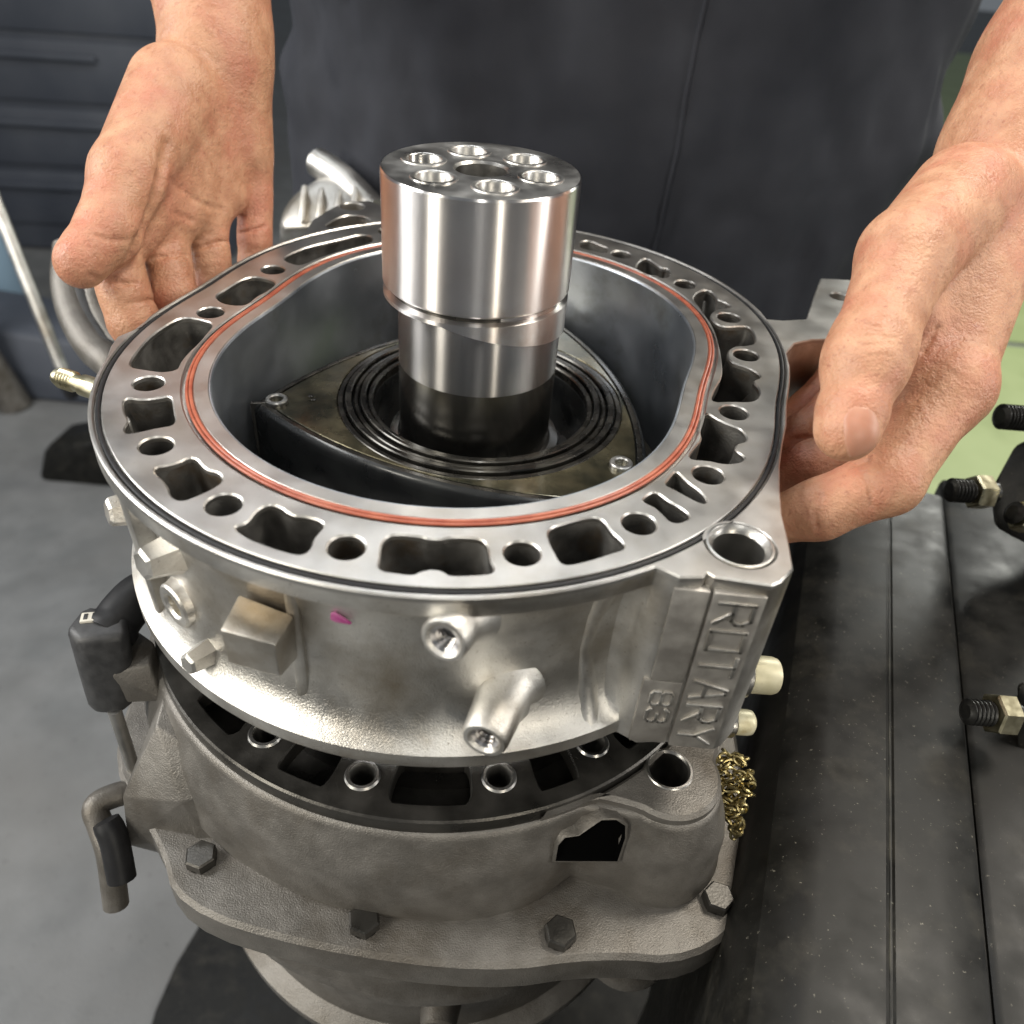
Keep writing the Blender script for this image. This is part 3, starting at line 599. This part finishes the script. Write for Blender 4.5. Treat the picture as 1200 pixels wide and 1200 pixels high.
mb = MB(); hull(mb, [p(1192, 800, 380), p(1260, 800, 380), p(1260, 900, 390), p(1192, 890, 392), p(1200, 800, 420), p(1280, 800, 420), p(1280, 900, 425), p(1200, 900, 425)], 2); tag(mb.build('bolt_block', BLACKST), 'black steel block carrying the pale yellow nut', 'block')

# cream fittings between ear and beam
for (x, y, r, L_, lab) in ((882, 790, 8.0, 11, 'pale cream round fitting beside the lettered ear, upper of two'), (866, 846, 5.6, 6.5, 'small cream fitting below the corner of the lettered ear')):
    a = np.array(onz(x, y, -95 if r > 6 else -118)); T = thing('hose_fitting', tuple(a), lab, 'fitting'); ax = (.97, .12, -.12); mb = MB()
    lathe(mb, a, ax, [(r*.9, -14), (r, -2), (r, L_-3), (r*.93, L_-1.2), (r*.7, L_-.2), (r*.3, L_)], 28); mb.build('fitting_body', CREAM, T, 40)
    mb = MB(); lathe(mb, Vector(a)-Vector(ax)*9, ax, [(r*1.15, 0), (r*1.25, 1), (r*1.25, 5), (r*1.1, 6)], 28); mb.build('collar', STEELD, T, 30)
CHN = thing('chain', tuple(onz(858, 965, -152)), 'heap of tarnished brass chain in the gap beside the beam', 'chain')
path = bez([onz(x, y, z) for x, y, z in ((846, 886, -132), (872, 890, -131), (842, 900, -134), (876, 908, -133), (846, 918, -138), (874, 927, -136), (850, 936, -142), (870, 946, -141), (855, 955, -146), (866, 966, -147), (860, 985, -156))], 7)
for i, q in enumerate(path[:-1]):
    jit = Vector(rng.normal(0, 1.1, 3)); t_ = (Vector(path[i+1]-q).normalized()+Vector(rng.normal(0, .35, 3))).normalized(); side = t_.cross(Vector(CF)).normalized() if i % 2 else t_.cross(t_.cross(Vector(CF))).normalized()
    c0 = Vector(q)+jit; pts = [c0+t_*(2.6*math.cos(k*math.pi/5))+side*(1.6*math.sin(k*math.pi/5)) for k in range(11)]
    mb = MB(); tube(mb, pts, .7, 6); mb.build('link', BRASSD, CHN, 50)

# black sensor plug with rod at the left
PL = thing('sensor_plug', tuple(onz(150, 905, -170)), 'black plastic plug with ivory slotted cap on a thin steel rod', 'plug')
mb = MB(); zt = -95
tp = [onz(x, y, zt) for x, y in ((76, 735), (98, 708), (150, 712), (150, 745), (88, 752))]
bt = [onz(x, y, zt-42) for x, y in ((100, 826), (118, 812), (160, 805), (162, 822), (140, 840), (112, 838))]
hull(mb, [*tp, *bt], 3, 3); body = mb.build('plug_body', BLACKPL, PL, 45)
mb = MB(); tube(mb, bez([onz(128, 742, -104), onz(146, 716, -100), onz(168, 696, -98), onz(200, 688, -98)], 6), [11, 11, 11]+[10]*16, 16); mb.build('hose', BLACKR, PL, 60)
cx_ = Vector(onz(106, 724, zt+.2)); mb = MB(); box(mb, cx_, (7.4, 5.4, 1.8), X=(.93, .25, 0), bev=.4); cap = mb.build('slotted_cap', IVORY, PL)
for d in (-1.7, 1.7):
    mb = MB(); box(mb, cx_+Vector((.93, .25, 0))*d+Vector((0, 0, .9)), (1.5, 3.2, .6), X=(.93, .25, 0), bev=.1); mb.build('slot', BLACKPL, cap)
mb = MB(); tube(mb, [onz(134, 832, zt-40), onz(158, 905, zt-80), onz(172, 960, zt-110)], 2.9, 16); mb.build('rod', STEELD, PL, 60)
HK = thing('cable_clamp', tuple(onz(128, 985, -190)), 'small worn metal clamp below the black plug rod', 'clamp')
mb = MB(); tube(mb, bez([onz(168, 925, -180), onz(135, 932, -176), onz(112, 945, -176), onz(118, 968, -182), onz(128, 1000, -190), onz(136, 1060, -215)], 5), [4, 4.5, 5, 5.2, 5.5]+[5.5]*21, 16); mb.build('clamp_strap', GREY, HK, 60)
mb = MB(); tube(mb, bez([onz(124, 962, -173), onz(134, 985, -180), onz(143, 1030, -195)], 5), [5.5, 5.8]+[6]*9, 14); mb.build('clamp_jaw', BLACKR, HK, 60)

# background on the left
PO = thing('steel_pole', tuple(ony(75, 445, 780)), 'thin silver steel pole leaning behind the engine', 'pole')
a, b = ony(78, 446, 780), ony(-30, 175, 900)
mb = MB(); tube(mb, [a+(a-b)*.06, a, a+(b-a)*.5, b, b+(b-a)*.6], [4, 9, 9.5, 10, 10], 16); mb.build('shaft', A_CAST, PO, 60)
mb = MB(); lathe(mb, a, a-b, [(10, -4), (13, 4), (11, 22), (6, 30)], 16); mb.build('foot', BLACKR, PO)
CBN = thing('tool_cabinet', (-1650, 2500, -900), 'dark navy steel cabinet far behind the leaning pole', 'cabinet')
mb = MB(); box(mb, (-1650, 2500, -450), (1300, 600, 890), X=(1, .12, 0), bev=8); mb.build('cabinet_body', NAVY, CBN)
for k in range(4):
    mb = MB(); box(mb, (-1615, 2196, -190-k*180), (1180, 14, 160), X=(1, .12, 0), bev=4); dr_ = mb.build('drawer', NAVY, CBN)
    mb = MB(); box(mb, (-1612, 2178, -150-k*180), (700, 18, 18), X=(1, .12, 0), bev=4); mb.build('handle', NAVY, dr_)
WH = thing('grey_duct', tuple(onz(100, 420, -250)), 'grey curved metal duct behind the hand at the housing edge', 'duct')
for k, (dx, r, mt) in enumerate(((0, 11, GREY), (14, 9, BLACKPL), (27, 8, GREY))):
    mb = MB(); tube(mb, bez([atd(84+dx, 290, 520), atd(82+dx, 335, 515), atd(92+dx, 375, 508), atd(112+dx, 408, 500), atd(140+dx, 440, 495), atd(150+dx, 520, 520)], 6), r, 14); mb.build('duct_tube', mt, WH, 60)
FT = thing('floor_jack', tuple(onz(100, 550, -900)), 'dark steel jack foot on the concrete floor behind the housing', 'jack')
mb = MB(); q = np.array(onz(100, 548, -900)); hull(mb, [q+np.array(v) for v in ((-70, -60, 0), (90, -60, 0), (100, 80, 0), (-60, 80, 0), (-50, -40, 70), (100, -40, 110), (100, 60, 110), (-40, 60, 70))], 8); mb.build('jack_body', BLACKST, FT)
q = np.array(onz(40, 470, -900)); mb = MB(); hull(mb, [q+np.array(v) for v in ((-420, 0, 0), (180, 0, 0), (180, 260, 0), (-420, 260, 0), (-380, 30, 190), (120, 30, 150), (120, 230, 150), (-380, 230, 190))], 14)
tag(mb.build('dark_crate', NAVY), 'low dark crate on the concrete floor beyond the pole', 'crate')
FS = thing('floor_stand', tuple(onz(20, 480, -900)), 'short grey stand post with cream top on the concrete floor', 'stand')
q = np.array(onz(18, 476, -900)); mb = MB(); tube(mb, [q, q+np.array([-30, 0, 150]), q+np.array([-50, 10, 330])], [38, 26, 20], 14); mb.build('post', GREY, FS, 60)
mb = MB(); hull(mb, [q+np.array(v) for v in ((-95, -50, 325), (20, -50, 325), (20, 60, 325), (-95, 60, 325), (-80, -30, 370), (50, -20, 350), (10, 40, 370), (-80, 40, 370))], 8); mb.build('cap', CREAM, FS)
BT = thing('water_bottle', tuple(onz(6, 380, -900)), 'pale blue plastic bottle standing beyond the grey stand post', 'bottle')
q = np.array(onz(2, 372, -900)); mb = MB(); lathe(mb, q, (0, 0, 1), [(70, 0), (78, 10), (78, 250), (60, 300), (26, 330), (26, 350)], 24); mb.build('bottle_body', mat('pale_blue_plastic', (.22, .32, .42), None, 0, .4), BT, 40)
mb = MB(); lathe(mb, q+np.array([0, 0, 350]), (0, 0, 1), [(30, 0), (30, 30), (26, 34)], 20); mb.build('cap', IVORY, BT, 40)
# bright casting behind the left hand
BC = thing('spare_casting', tuple(atd(380, 260, 640)), 'shiny bare aluminium casting with fins, behind the hand and the shaft', 'engine part')
mb = MB(); hull(mb, [atd(325, 270, 600), atd(335, 235, 610), atd(375, 208, 620), (atd(430, 215, 620)), atd(445, 262, 600), atd(330, 280, 660), atd(440, 220, 680), atd(380, 205, 680), atd(440, 300, 680), atd(330, 310, 690)], 6, 3); mb.build('casting_body', A_CAST, BC, 40)
for k in range(4):
    x = 352+k*20; mb = MB(); hull(mb, [atd(x-3, 262, 596), atd(x+4, 262, 596), atd(x+1, 222-abs(k-2)*3, 604), atd(x+8, 222-abs(k-2)*3, 604), atd(x-3, 262, 620), atd(x+8, 222, 625)], 1.5); mb.build('fin', A_CAST, BC, 40)
mb = MB(); tube(mb, bez([atd(372, 190, 640), atd(395, 205, 632), atd(420, 228, 622), atd(440, 250, 612)], 5), 11, 18); mb.build('tube', A_CAST, BC, 60)

# ================================================================== PERSON
def smin(a, b, k): h = np.maximum(k-np.abs(a-b), 0)/k; return np.minimum(a, b)-h*h*k*.25
class Field:
    def __init__(s, lo, hi, h):
        s.o = np.array(lo, np.float32); s.h = h; s.n = np.ceil((np.array(hi)-lo)/h).astype(int)+1
        s.ax = [s.o[i]+h*np.arange(s.n[i], dtype=np.float32) for i in range(3)]
    def new(s): return np.full(s.n, 60.0, np.float32)
    def sub(s, a, b, r):
        lo = np.minimum(a, b)-r; hi = np.maximum(a, b)+r
        i0 = np.clip(((lo-s.o)/s.h).astype(int), 0, s.n); i1 = np.clip(((hi-s.o)/s.h).astype(int)+2, 0, s.n)
        return tuple(slice(p, q) for p, q in zip(i0, i1))
    def cap(s, F, a, b, r0, r1, k, sq=None):
        a = np.array(a, np.float32); b = np.array(b, np.float32); sl = s.sub(a, b, max(r0, r1)*1.1+k+7)
        X = s.ax[0][sl[0]][:, None, None]; Y = s.ax[1][sl[1]][None, :, None]; Z = s.ax[2][sl[2]][None, None, :]
        d = b-a; L2 = float(d @ d)+1e-9
        t = np.clip(((X-a[0])*d[0]+(Y-a[1])*d[1]+(Z-a[2])*d[2])/L2, 0, 1)
        ex, ey, ez = X-a[0]-t*d[0], Y-a[1]-t*d[1], Z-a[2]-t*d[2]
        D2 = ex*ex+ey*ey+ez*ez
        if sq is not None:                               # flatten along direction sq by factor
            dr, fac = np.array(sq[0], np.float32), sq[1]; pr = ex*dr[0]+ey*dr[1]+ez*dr[2]; D2 = D2+pr*pr*(fac*fac-1)
        D = np.sqrt(D2)-(r0+(r1-r0)*t)
        F[sl] = smin(F[sl], D, k)
    def cut(s, F, a, b, r, k):
        a = np.array(a, np.float32); b = np.array(b, np.float32); sl = s.sub(a, b, r+k+4)
        X = s.ax[0][sl[0]][:, None, None]; Y = s.ax[1][sl[1]][None, :, None]; Z = s.ax[2][sl[2]][None, None, :]
        d = b-a; L2 = float(d @ d)+1e-9; t = np.clip(((X-a[0])*d[0]+(Y-a[1])*d[1]+(Z-a[2])*d[2])/L2, 0, 1)
        D = np.sqrt((X-a[0]-t*d[0])**2+(Y-a[1]-t*d[1])**2+(Z-a[2]-t*d[2])**2)-r
        F[sl] = -smin(-F[sl], D, k)
    def surf(s, F, px, py, d0=200, d1=620):
        for d in np.arange(d0, d1, .5):
            p = atd(px, py, d); i = np.round((p-s.o)/s.h).astype(int)
            if (i >= 0).all() and (i < s.n).all() and F[tuple(i)] < 0: return p
        return None
    def crease(s, F, pts, r=.7, k=1.6):
        P = [s.surf(F, *q) for q in pts]; P = [q for q in P if q is not None]
        for a, b in zip(P, P[1:]):
            if np.linalg.norm(a-b) < 14: s.cut(F, a, b, r, k)
    def mesh(s, F):
        sg = F < 0; c = np.zeros(tuple(s.n-1), np.int8)
        cs = [(i, j, k) for i in (0, 1) for j in (0, 1) for k in (0, 1)]; n = s.n-1
        for i, j, k in cs: c += sg[i:i+n[0], j:j+n[1], k:k+n[2]]
        act = np.argwhere((c > 0) & (c < 8)); idx = np.full(tuple(n), -1, np.int32); idx[tuple(act.T)] = np.arange(len(act))
        V = {q: F[act[:, 0]+q[0], act[:, 1]+q[1], act[:, 2]+q[2]] for q in cs}; pos = np.zeros((len(act), 3)); cnt = np.zeros(len(act))
        for q in cs:
            for ax in range(3):
                if q[ax] == 0:
                    q2 = tuple(1 if i == ax else q[i] for i in range(3)); a, b = V[q], V[q2]; mk = (a < 0) != (b < 0)
                    t = np.where(mk, a/(a-b+1e-12), 0); e = np.tile(np.array(q, float), (len(act), 1)); e[:, ax] += t; pos += e*mk[:, None]; cnt += mk
        pos = s.o+s.h*(act+pos/cnt[:, None]); quads = []
        for ax in range(3):
            u, v = [(1, 2), (2, 0), (0, 1)][ax]
            A = np.take(sg, range(s.n[ax]-1), ax); B = np.take(sg, range(1, s.n[ax]), ax); E = np.argwhere(A != B); inn = A[tuple(E.T)]
            ok = (E[:, u] > 0) & (E[:, v] > 0) & (E[:, u] < n[u]) & (E[:, v] < n[v]); E = E[ok]; inn = inn[ok]
            def cell(du, dv): e = E.copy(); e[:, u] -= du; e[:, v] -= dv; return idx[tuple(e.T)]
            Q = np.stack([cell(1, 1), cell(0, 1), cell(0, 0), cell(1, 0)], -1); Q[~inn] = Q[~inn][:, ::-1]; quads.append(Q)
        return pos, np.concatenate(quads)
def J(L): return [np.array(atd(x, y, d)) for x, y, d in L]
def chain(fd, F, pts, rad, k):
    for a, b, r0, r1_ in zip(pts, pts[1:], rad, rad[1:]): fd.cap(F, a, b, r0, r1_, k)

# --- right hand of the worker (left in the picture), palm towards the engine, fingers hooked under the flange
def right_hand():
    wrist, elbow = J([(262, 20, 415)])[0], np.array([-255.0, 270.0, 285.0])
    mcp = J([(136, 308, 366), (196, 288, 390), (244, 272, 411), (299, 246, 436)])
    hook = lambda o_, z: [np.array([*at_angle(o_, a_), z]) for a_ in (176, 165.5, 154.5, 142.5)]
    pip, dip, tip = hook(57, -13), hook(53, -31), hook(43.5, -33)
    pip[0] = pip[0]+np.array([-3., 0, 2]); pip[1] = pip[1]-CF*4+np.array([0, 0, 3.])
    th = J([(205, 110, 392), (150, 205, 362), (126, 272, 350), (94, 310, 341)])
    pts = np.array([*mcp, *pip, *tip, *th, wrist+(elbow-wrist)*.12]); fd = Field(pts.min(0)-32, pts.max(0)+32, 0.8)
    F = fd.new()
    for i, (r0, r1_, r2, r3) in enumerate(((11.6, 11.0, 9.6, 8.3), (10.4, 10.2, 9.4, 8.2), (10.0, 9.6, 9.0, 8), (9.2, 8.6, 8.2, 7.2))):
        G = fd.new(); chain(fd, G, [mcp[i], pip[i], dip[i], tip[i]], [r0, r1_, r2, r3], 3)
        m_ = (mcp[i]*.5+pip[i]*.5); fd.cap(G, m_+CF*-2.5, m_+CF*-2.5+(pip[i]-mcp[i])*.1, r1_*.86, r1_*.86, 4)
        F = smin(F, G, .8)
    G = fd.new()
    for i in range(4): fd.cap(G, wrist+(mcp[i]-wrist)*.10+(mcp[i]-mcp[1])*.1, wrist+(mcp[i]-wrist)*.90, 19-i*.8, 12.4-.5*i, 9)
    chain(fd, G, [elbow, wrist+(elbow-wrist)*.35, wrist+(elbow-wrist)*.08, wrist+(mcp[1]-wrist)*.15], [43, 35, 27, 25], 12)
    # heel and little-finger pads
    fd.cap(G, wrist+(mcp[3]-wrist)*.3-CF*8, wrist+(mcp[3]-wrist)*.7-CF*6, 17, 12, 10)
    for i in range(3): q = (mcp[i]+mcp[i+1])/2-CF*4; q = q+(wrist-q)*.10; fd.cap(G, q, q+(wrist-q)*.12, 8.5, 8, 7)
    F = smin(F, G, 4)
    T = fd.new(); chain(fd, T, th, [22, 15.5, 12.6, 9.6], 5)
    q = th[3]+(th[2]-th[3])*.35-CF*2; fd.cap(T, q, q+(th[3]-th[2])*.2, 10.4, 10, 4)
    F = smin(F, T, 3)
    for L_, rr_, kk in (([(196, 170), (192, 190), (188, 210), (184, 230), (177, 250), (170, 268), (162, 284), (154, 300)], .9, 5),
                        ([(106, 322), (118, 327), (130, 330), (145, 332), (160, 332)], .35, 2.2), ([(176, 304), (190, 301), (205, 299), (220, 299)], .3, 2.2), ([(228, 292), (242, 288), (256, 284), (270, 282)], .3, 2.2), ([(280, 274), (295, 270), (310, 266), (322, 262)], .3, 2.2),
                        ([(200, 210), (214, 222), (228, 234), (244, 242), (262, 246)], .25, 3), ([(205, 250), (225, 258), (250, 258), (275, 250), (296, 238)], .25, 3),
                        ([(112, 276), (122, 280), (134, 282), (146, 281)], .2, 2), ([(150, 356), (162, 354), (175, 352), (186, 352)], .25, 2)):
        fd.crease(F, L_, rr_, kk)
    return fd.mesh(F), (wrist, elbow)
THUMB = {}
def left_hand():
    wrist, elbow = J([(1202, 138, 360)])[0], np.array([345.0, 235.0, 275.0])
    mcp = J([(1112, 452, 318), (1098, 405, 345), (1078, 372, 370), (1062, 340, 392)])
    pip = J([(1040, 563, 304), (1010, 522, 340), (985, 478, 366), (985, 440, 392)])
    dip = J([(960, 597, 309), (948, 548, 343), (940, 512, 362), (945, 480, 388)])
    tip = J([(900, 612, 322), (905, 560, 350), (908, 530, 360), (915, 500, 380)])
    th = J([(1128, 235, 335), (1062, 300, 307), (1016, 420, 288), (994, 498, 281)])
    pts = np.array([*mcp, *pip, *tip, *th, wrist+(elbow-wrist)*.2]); fd = Field(pts.min(0)-34, pts.max(0)+34, 0.75)
    F = fd.new()
    for i, (r0, r1_, r2, r3) in enumerate(((14.5, 12.6, 11.2, 9.3), (13, 11.8, 10.4, 8.8), (12.4, 11, 9.6, 8.2), (11, 10, 8.6, 7.4))):
        G = fd.new(); chain(fd, G, [mcp[i], pip[i], dip[i], tip[i]], [r0, r1_, r2, r3], 4)
        F = smin(F, G, 1.4)
    G = fd.new()
    for i in range(4): fd.cap(G, wrist+(mcp[i]-wrist)*.12, mcp[i], 23-i, 14.2-.6*i, 10)
    chain(fd, G, [elbow, wrist+(elbow-wrist)*.4, wrist+(elbow-wrist)*.1, wrist+(mcp[1]-wrist)*.15], [44, 38, 31, 29], 12)
    fd.cap(G, mcp[0]+(mcp[0]-mcp[1])*.05, mcp[0]+(pip[0]-mcp[0])*.1, 15, 14, 6)
    F = smin(F, G, 8)
    T = fd.new(); chain(fd, T, th, [22, 16.6, 13.2, 10.6], 7)
    q = th[3]; fd.cap(T, q+(th[2]-q)*.15, q+(q-th[2])*.10, 11.6, 9.8, 4)
    fd.cap(T, th[2]+(th[1]-th[2])*.15, th[2]-(th[1]-th[2])*.08, 13.8, 13.2, 5)
    FT_ = T.copy()
    web = fd.new(); wa = th[1]*.55+mcp[0]*.45+CF*6; fd.cap(web, th[0]*.6+mcp[0]*.4+CF*4, wa, 16, 9, 6); fd.cap(web, wa, th[2]*.35+mcp[0]*.65+CF*9, 9, 6, 6)
    F = smin(F, web, 9)
    F = smin(F, T, 5)
    nail_c = fd.surf(F, 1010, 506)
    for L_ in ([(1052, 470), (1066, 440), (1082, 412), (1098, 384)], [(1016, 541), (1000, 544), (985, 540)], 
               [(960, 580), (955, 600), (958, 622)], [(925, 516), (945, 512), (965, 510)], [(1012, 560), (1020, 575), (1022, 592)]):
        fd.crease(F, L_, .4, 2.0)
    # thumbnail: a thin shell lying on the thumb
    f2 = Field(nail_c-15, nail_c+15, .4); T2 = f2.new(); chain(f2, T2, th, [22, 16.6, 13.2, 10.6], 7)
    f2.cap(T2, q+(th[2]-q)*.15, q+(q-th[2])*.10, 11.6, 9.8, 4); f2.cap(T2, th[2]+(th[1]-th[2])*.15, th[2]-(th[1]-th[2])*.08, 13.8, 13.2, 5)
    X, Y, Z = np.meshgrid(*f2.ax, indexing='ij')
    along = (Vector(th[3]-th[2]).normalized()+Vector(CR)*.30).normalized(); vw = Vector(-ray(1010, 506)).normalized(); sd = along.cross(vw).normalized(); nn = sd.cross(along)
    dx, dy, dz = X-nail_c[0], Y-nail_c[1], Z-nail_c[2]; a = dx*along[0]+dy*along[1]+dz*along[2]; b = dx*sd[0]+dy*sd[1]+dz*sd[2]; c_ = dx*nn[0]+dy*nn[1]+dz*nn[2]
    ell = ((np.abs(a)/8.2)**2.6+(np.abs(b)/5.8)**2.6)**(1/2.6)*6-6
    en = np.clip(ell/6+1, 0, 1.2); sub = np.maximum(np.maximum(T2-.34*(1-en**5)-.16*np.clip(a/8, 0, 1)*(en < 1.05), ell*.6), -c_-7)
    THUMB.update(c=th[2]*.96+th[3]*.04, ax=(th[3]-th[2])/np.linalg.norm(th[3]-th[2]), th=th)
    return fd.mesh(F), f2.mesh(sub), (wrist, elbow)
(rv, rf), (rw, re_) = right_hand()
(lv, lf), (nv, nf), (lw, le) = left_hand()
def raw(name, v, f, material, parent=None, smooth_it=0):
    me = bpy.data.meshes.new(name); me.from_pydata((np.asarray(v)*S).tolist(), [], np.asarray(f).tolist()); me.polygons.foreach_set('use_smooth', [True]*len(me.polygons))
    if smooth_it:
        bm = bmesh.new(); bm.from_mesh(me)
        for _ in range(smooth_it): bmesh.ops.smooth_vert(bm, verts=bm.verts, factor=.5, use_axis_x=True, use_axis_y=True, use_axis_z=True)
        bm.to_mesh(me); bm.free()
    me.materials.append(material); o = bpy.data.objects.new(name, me); C.objects.link(o)
    if parent: o.parent = parent
    return o
# torso and upper arms join the two forearms inside the clothes
mbp = MB(); SHR, SHL = np.array([-185, 430, 520]), np.array([235, 430, 520])
tube(mbp, [rw+(re_-rw)*.08, rw+(re_-rw)*.35, re_, (re_+SHR)/2, SHR, (25, 440, 540), SHL, (le+SHL)/2, le, lw+(le-lw)*.4, lw+(le-lw)*.1], [26.6, 34.8, 42.5, 48, 58, 95, 58, 48, 43.5, 37.6, 30.4], 40)
tube(mbp, [(25, 440, 560), (25, 445, 300), (25, 450, 0), (25, 450, -120)], [130, 125, 118, 110], 24)
allv = np.concatenate([rv, lv, np.array(mbp.v)]); fl_ = [tuple(q) for q in rf]+[tuple(q+len(rv)) for q in lf]+[tuple(i+len(rv)+len(lv) for i in f) for f in mbp.f]
me = bpy.data.meshes.new('person'); me.from_pydata((allv*S).tolist(), [], fl_); me.polygons.foreach_set('use_smooth', [True]*len(me.polygons))
bm = bmesh.new(); bm.from_mesh(me); bmesh.ops.smooth_vert(bm, verts=bm.verts, factor=.4, use_axis_x=True, use_axis_y=True, use_axis_z=True); bmesh.ops.recalc_face_normals(bm, faces=bm.faces); bm.normal_update()
tc_, ta, dors = Vector(THUMB['c']), Vector(THUMB['ax']), Vector(-ray(1020, 440)).normalized()
sdv = ta.cross(dors).normalized(); mcl = Vector(THUMB['th'][1])
for v in bm.verts:
    p_ = v.co/S-tc_; s1 = p_.dot(ta)
    if abs(s1) < 16 and p_.length < 24 and v.normal.dot(dors) > .1:
        lat = p_.dot(sdv); dd = 0
        for k_, s0 in enumerate((-8.5, -5.2, -2.4, 0.2, 2.9, 6.0)):
            wob = .8*math.sin(lat*.55+k_*1.7)+.035*lat*lat*(1 if s0 < 0 else -.6)*.6; span = math.exp(-((lat-1.2*math.sin(k_*2.1))/(7.5-.5*abs(s0)))**4)
            dd += (.42 if abs(s0) < 6 else .28)*span*math.exp(-((s1-s0-wob)/.75)**2)
        v.co -= v.normal*dd*S
bm.to_mesh(me); bm.free()
me.materials.append(SKIN); PER = bpy.data.objects.new('person', me); C.objects.link(PER)
tag(PER, 'person in dark work clothes lifting the silver housing with both bare hands', 'person')
raw('thumbnail', nv, nf, NAIL, PER, 2)

# coverall: torso, legs and sleeves with folds
def fold(p, amp):
    v = Vector((p[0]*.013, p[1]*.011, p[2]*.0045+p[0]*.004)); a = noise.noise(v*1.0)+.8*abs(noise.noise(v*1.9+Vector((4, 2, 1))))+.45*abs(noise.noise(v*4.2))
    return amp*a
def loft(rows, n=72, amp=7):
    mb = MB(); R = []
    for cx, cy, cz, rx, ry in rows:
        L_ = []
        for i in range(n):
            a = 2*math.pi*i/n; c_, s_2 = math.cos(a), math.sin(a); ex = .8
            x = cx+rx*math.copysign(abs(c_)**ex, c_); y = cy+ry*math.copysign(abs(s_2)**ex, s_2); f = fold((x, y, cz), amp); L_.append((x+c_*f, y+s_2*f, cz))
        R.append(L_)
    for A, B in zip(R, R[1:]): wall(mb, A, B)
    mb.add(R[0], [tuple(range(n))]); mb.add(R[-1], [tuple(range(n))]); mb.rows = R; return mb
rows = []
for z in np.arange(-130, 560, 6):
    t = (z+130)/690; rows.append((70, 450, float(z), 255+18*math.sin(t*3)-12*math.exp(-((z-60)/70)**2)+10*math.exp(-((z-20)/25)**2), 135+12*math.sin(t*2.5)))
jk = loft(rows, 160, 15); jk.build('jacket', CLOTH, PER, 60)
for sx in (-1, 1):
    loft([(25+sx*(95+4*k), 455, -128-k*42.0, 100-2.2*k, 118-3.0*k) for k in range(18)], 48, 8).build('trouser_leg', CLOTH, PER, 60)
    mb = MB(); q = Vector((25+sx*165, 420, -862)); hull(mb, [q+Vector(v) for v in ((-48, -150, -36), (48, -150, -36), (-45, 110, -36), (45, 110, -36), (-40, -130, 0), (40, -130, 0), (-42, 10, 60), (42, 10, 60), (-42, 100, 60), (42, 100, 60))], 12, 3); mb.build('boot', BOOT, PER, 60)
for e, w_, sh in ((re_, rw, SHR), (le, lw, SHL)):
    pts = bez([e+(w_-e)*.22, e+(w_-e)*.08, e, (e+sh)/2, sh], 6); mb = MB(); tube(mb, pts, [50, 52]+[54+4*math.sin(i*1.3) for i in range(len(pts)-2)], 24); mb.build('sleeve', CLOTH, PER, 60)
ki = min(range(160), key=lambda i: abs(jk.rows[30][i][0]-118)+(0 if jk.rows[30][i][1] < 450 else 999))
mb = MB(); tube(mb, [(r_[ki][0], r_[ki][1]-.3, r_[ki][2]) for r_ in jk.rows[::3]], 1.6, 8); mb.build('jacket_seam', CLOTH, PER, 60)
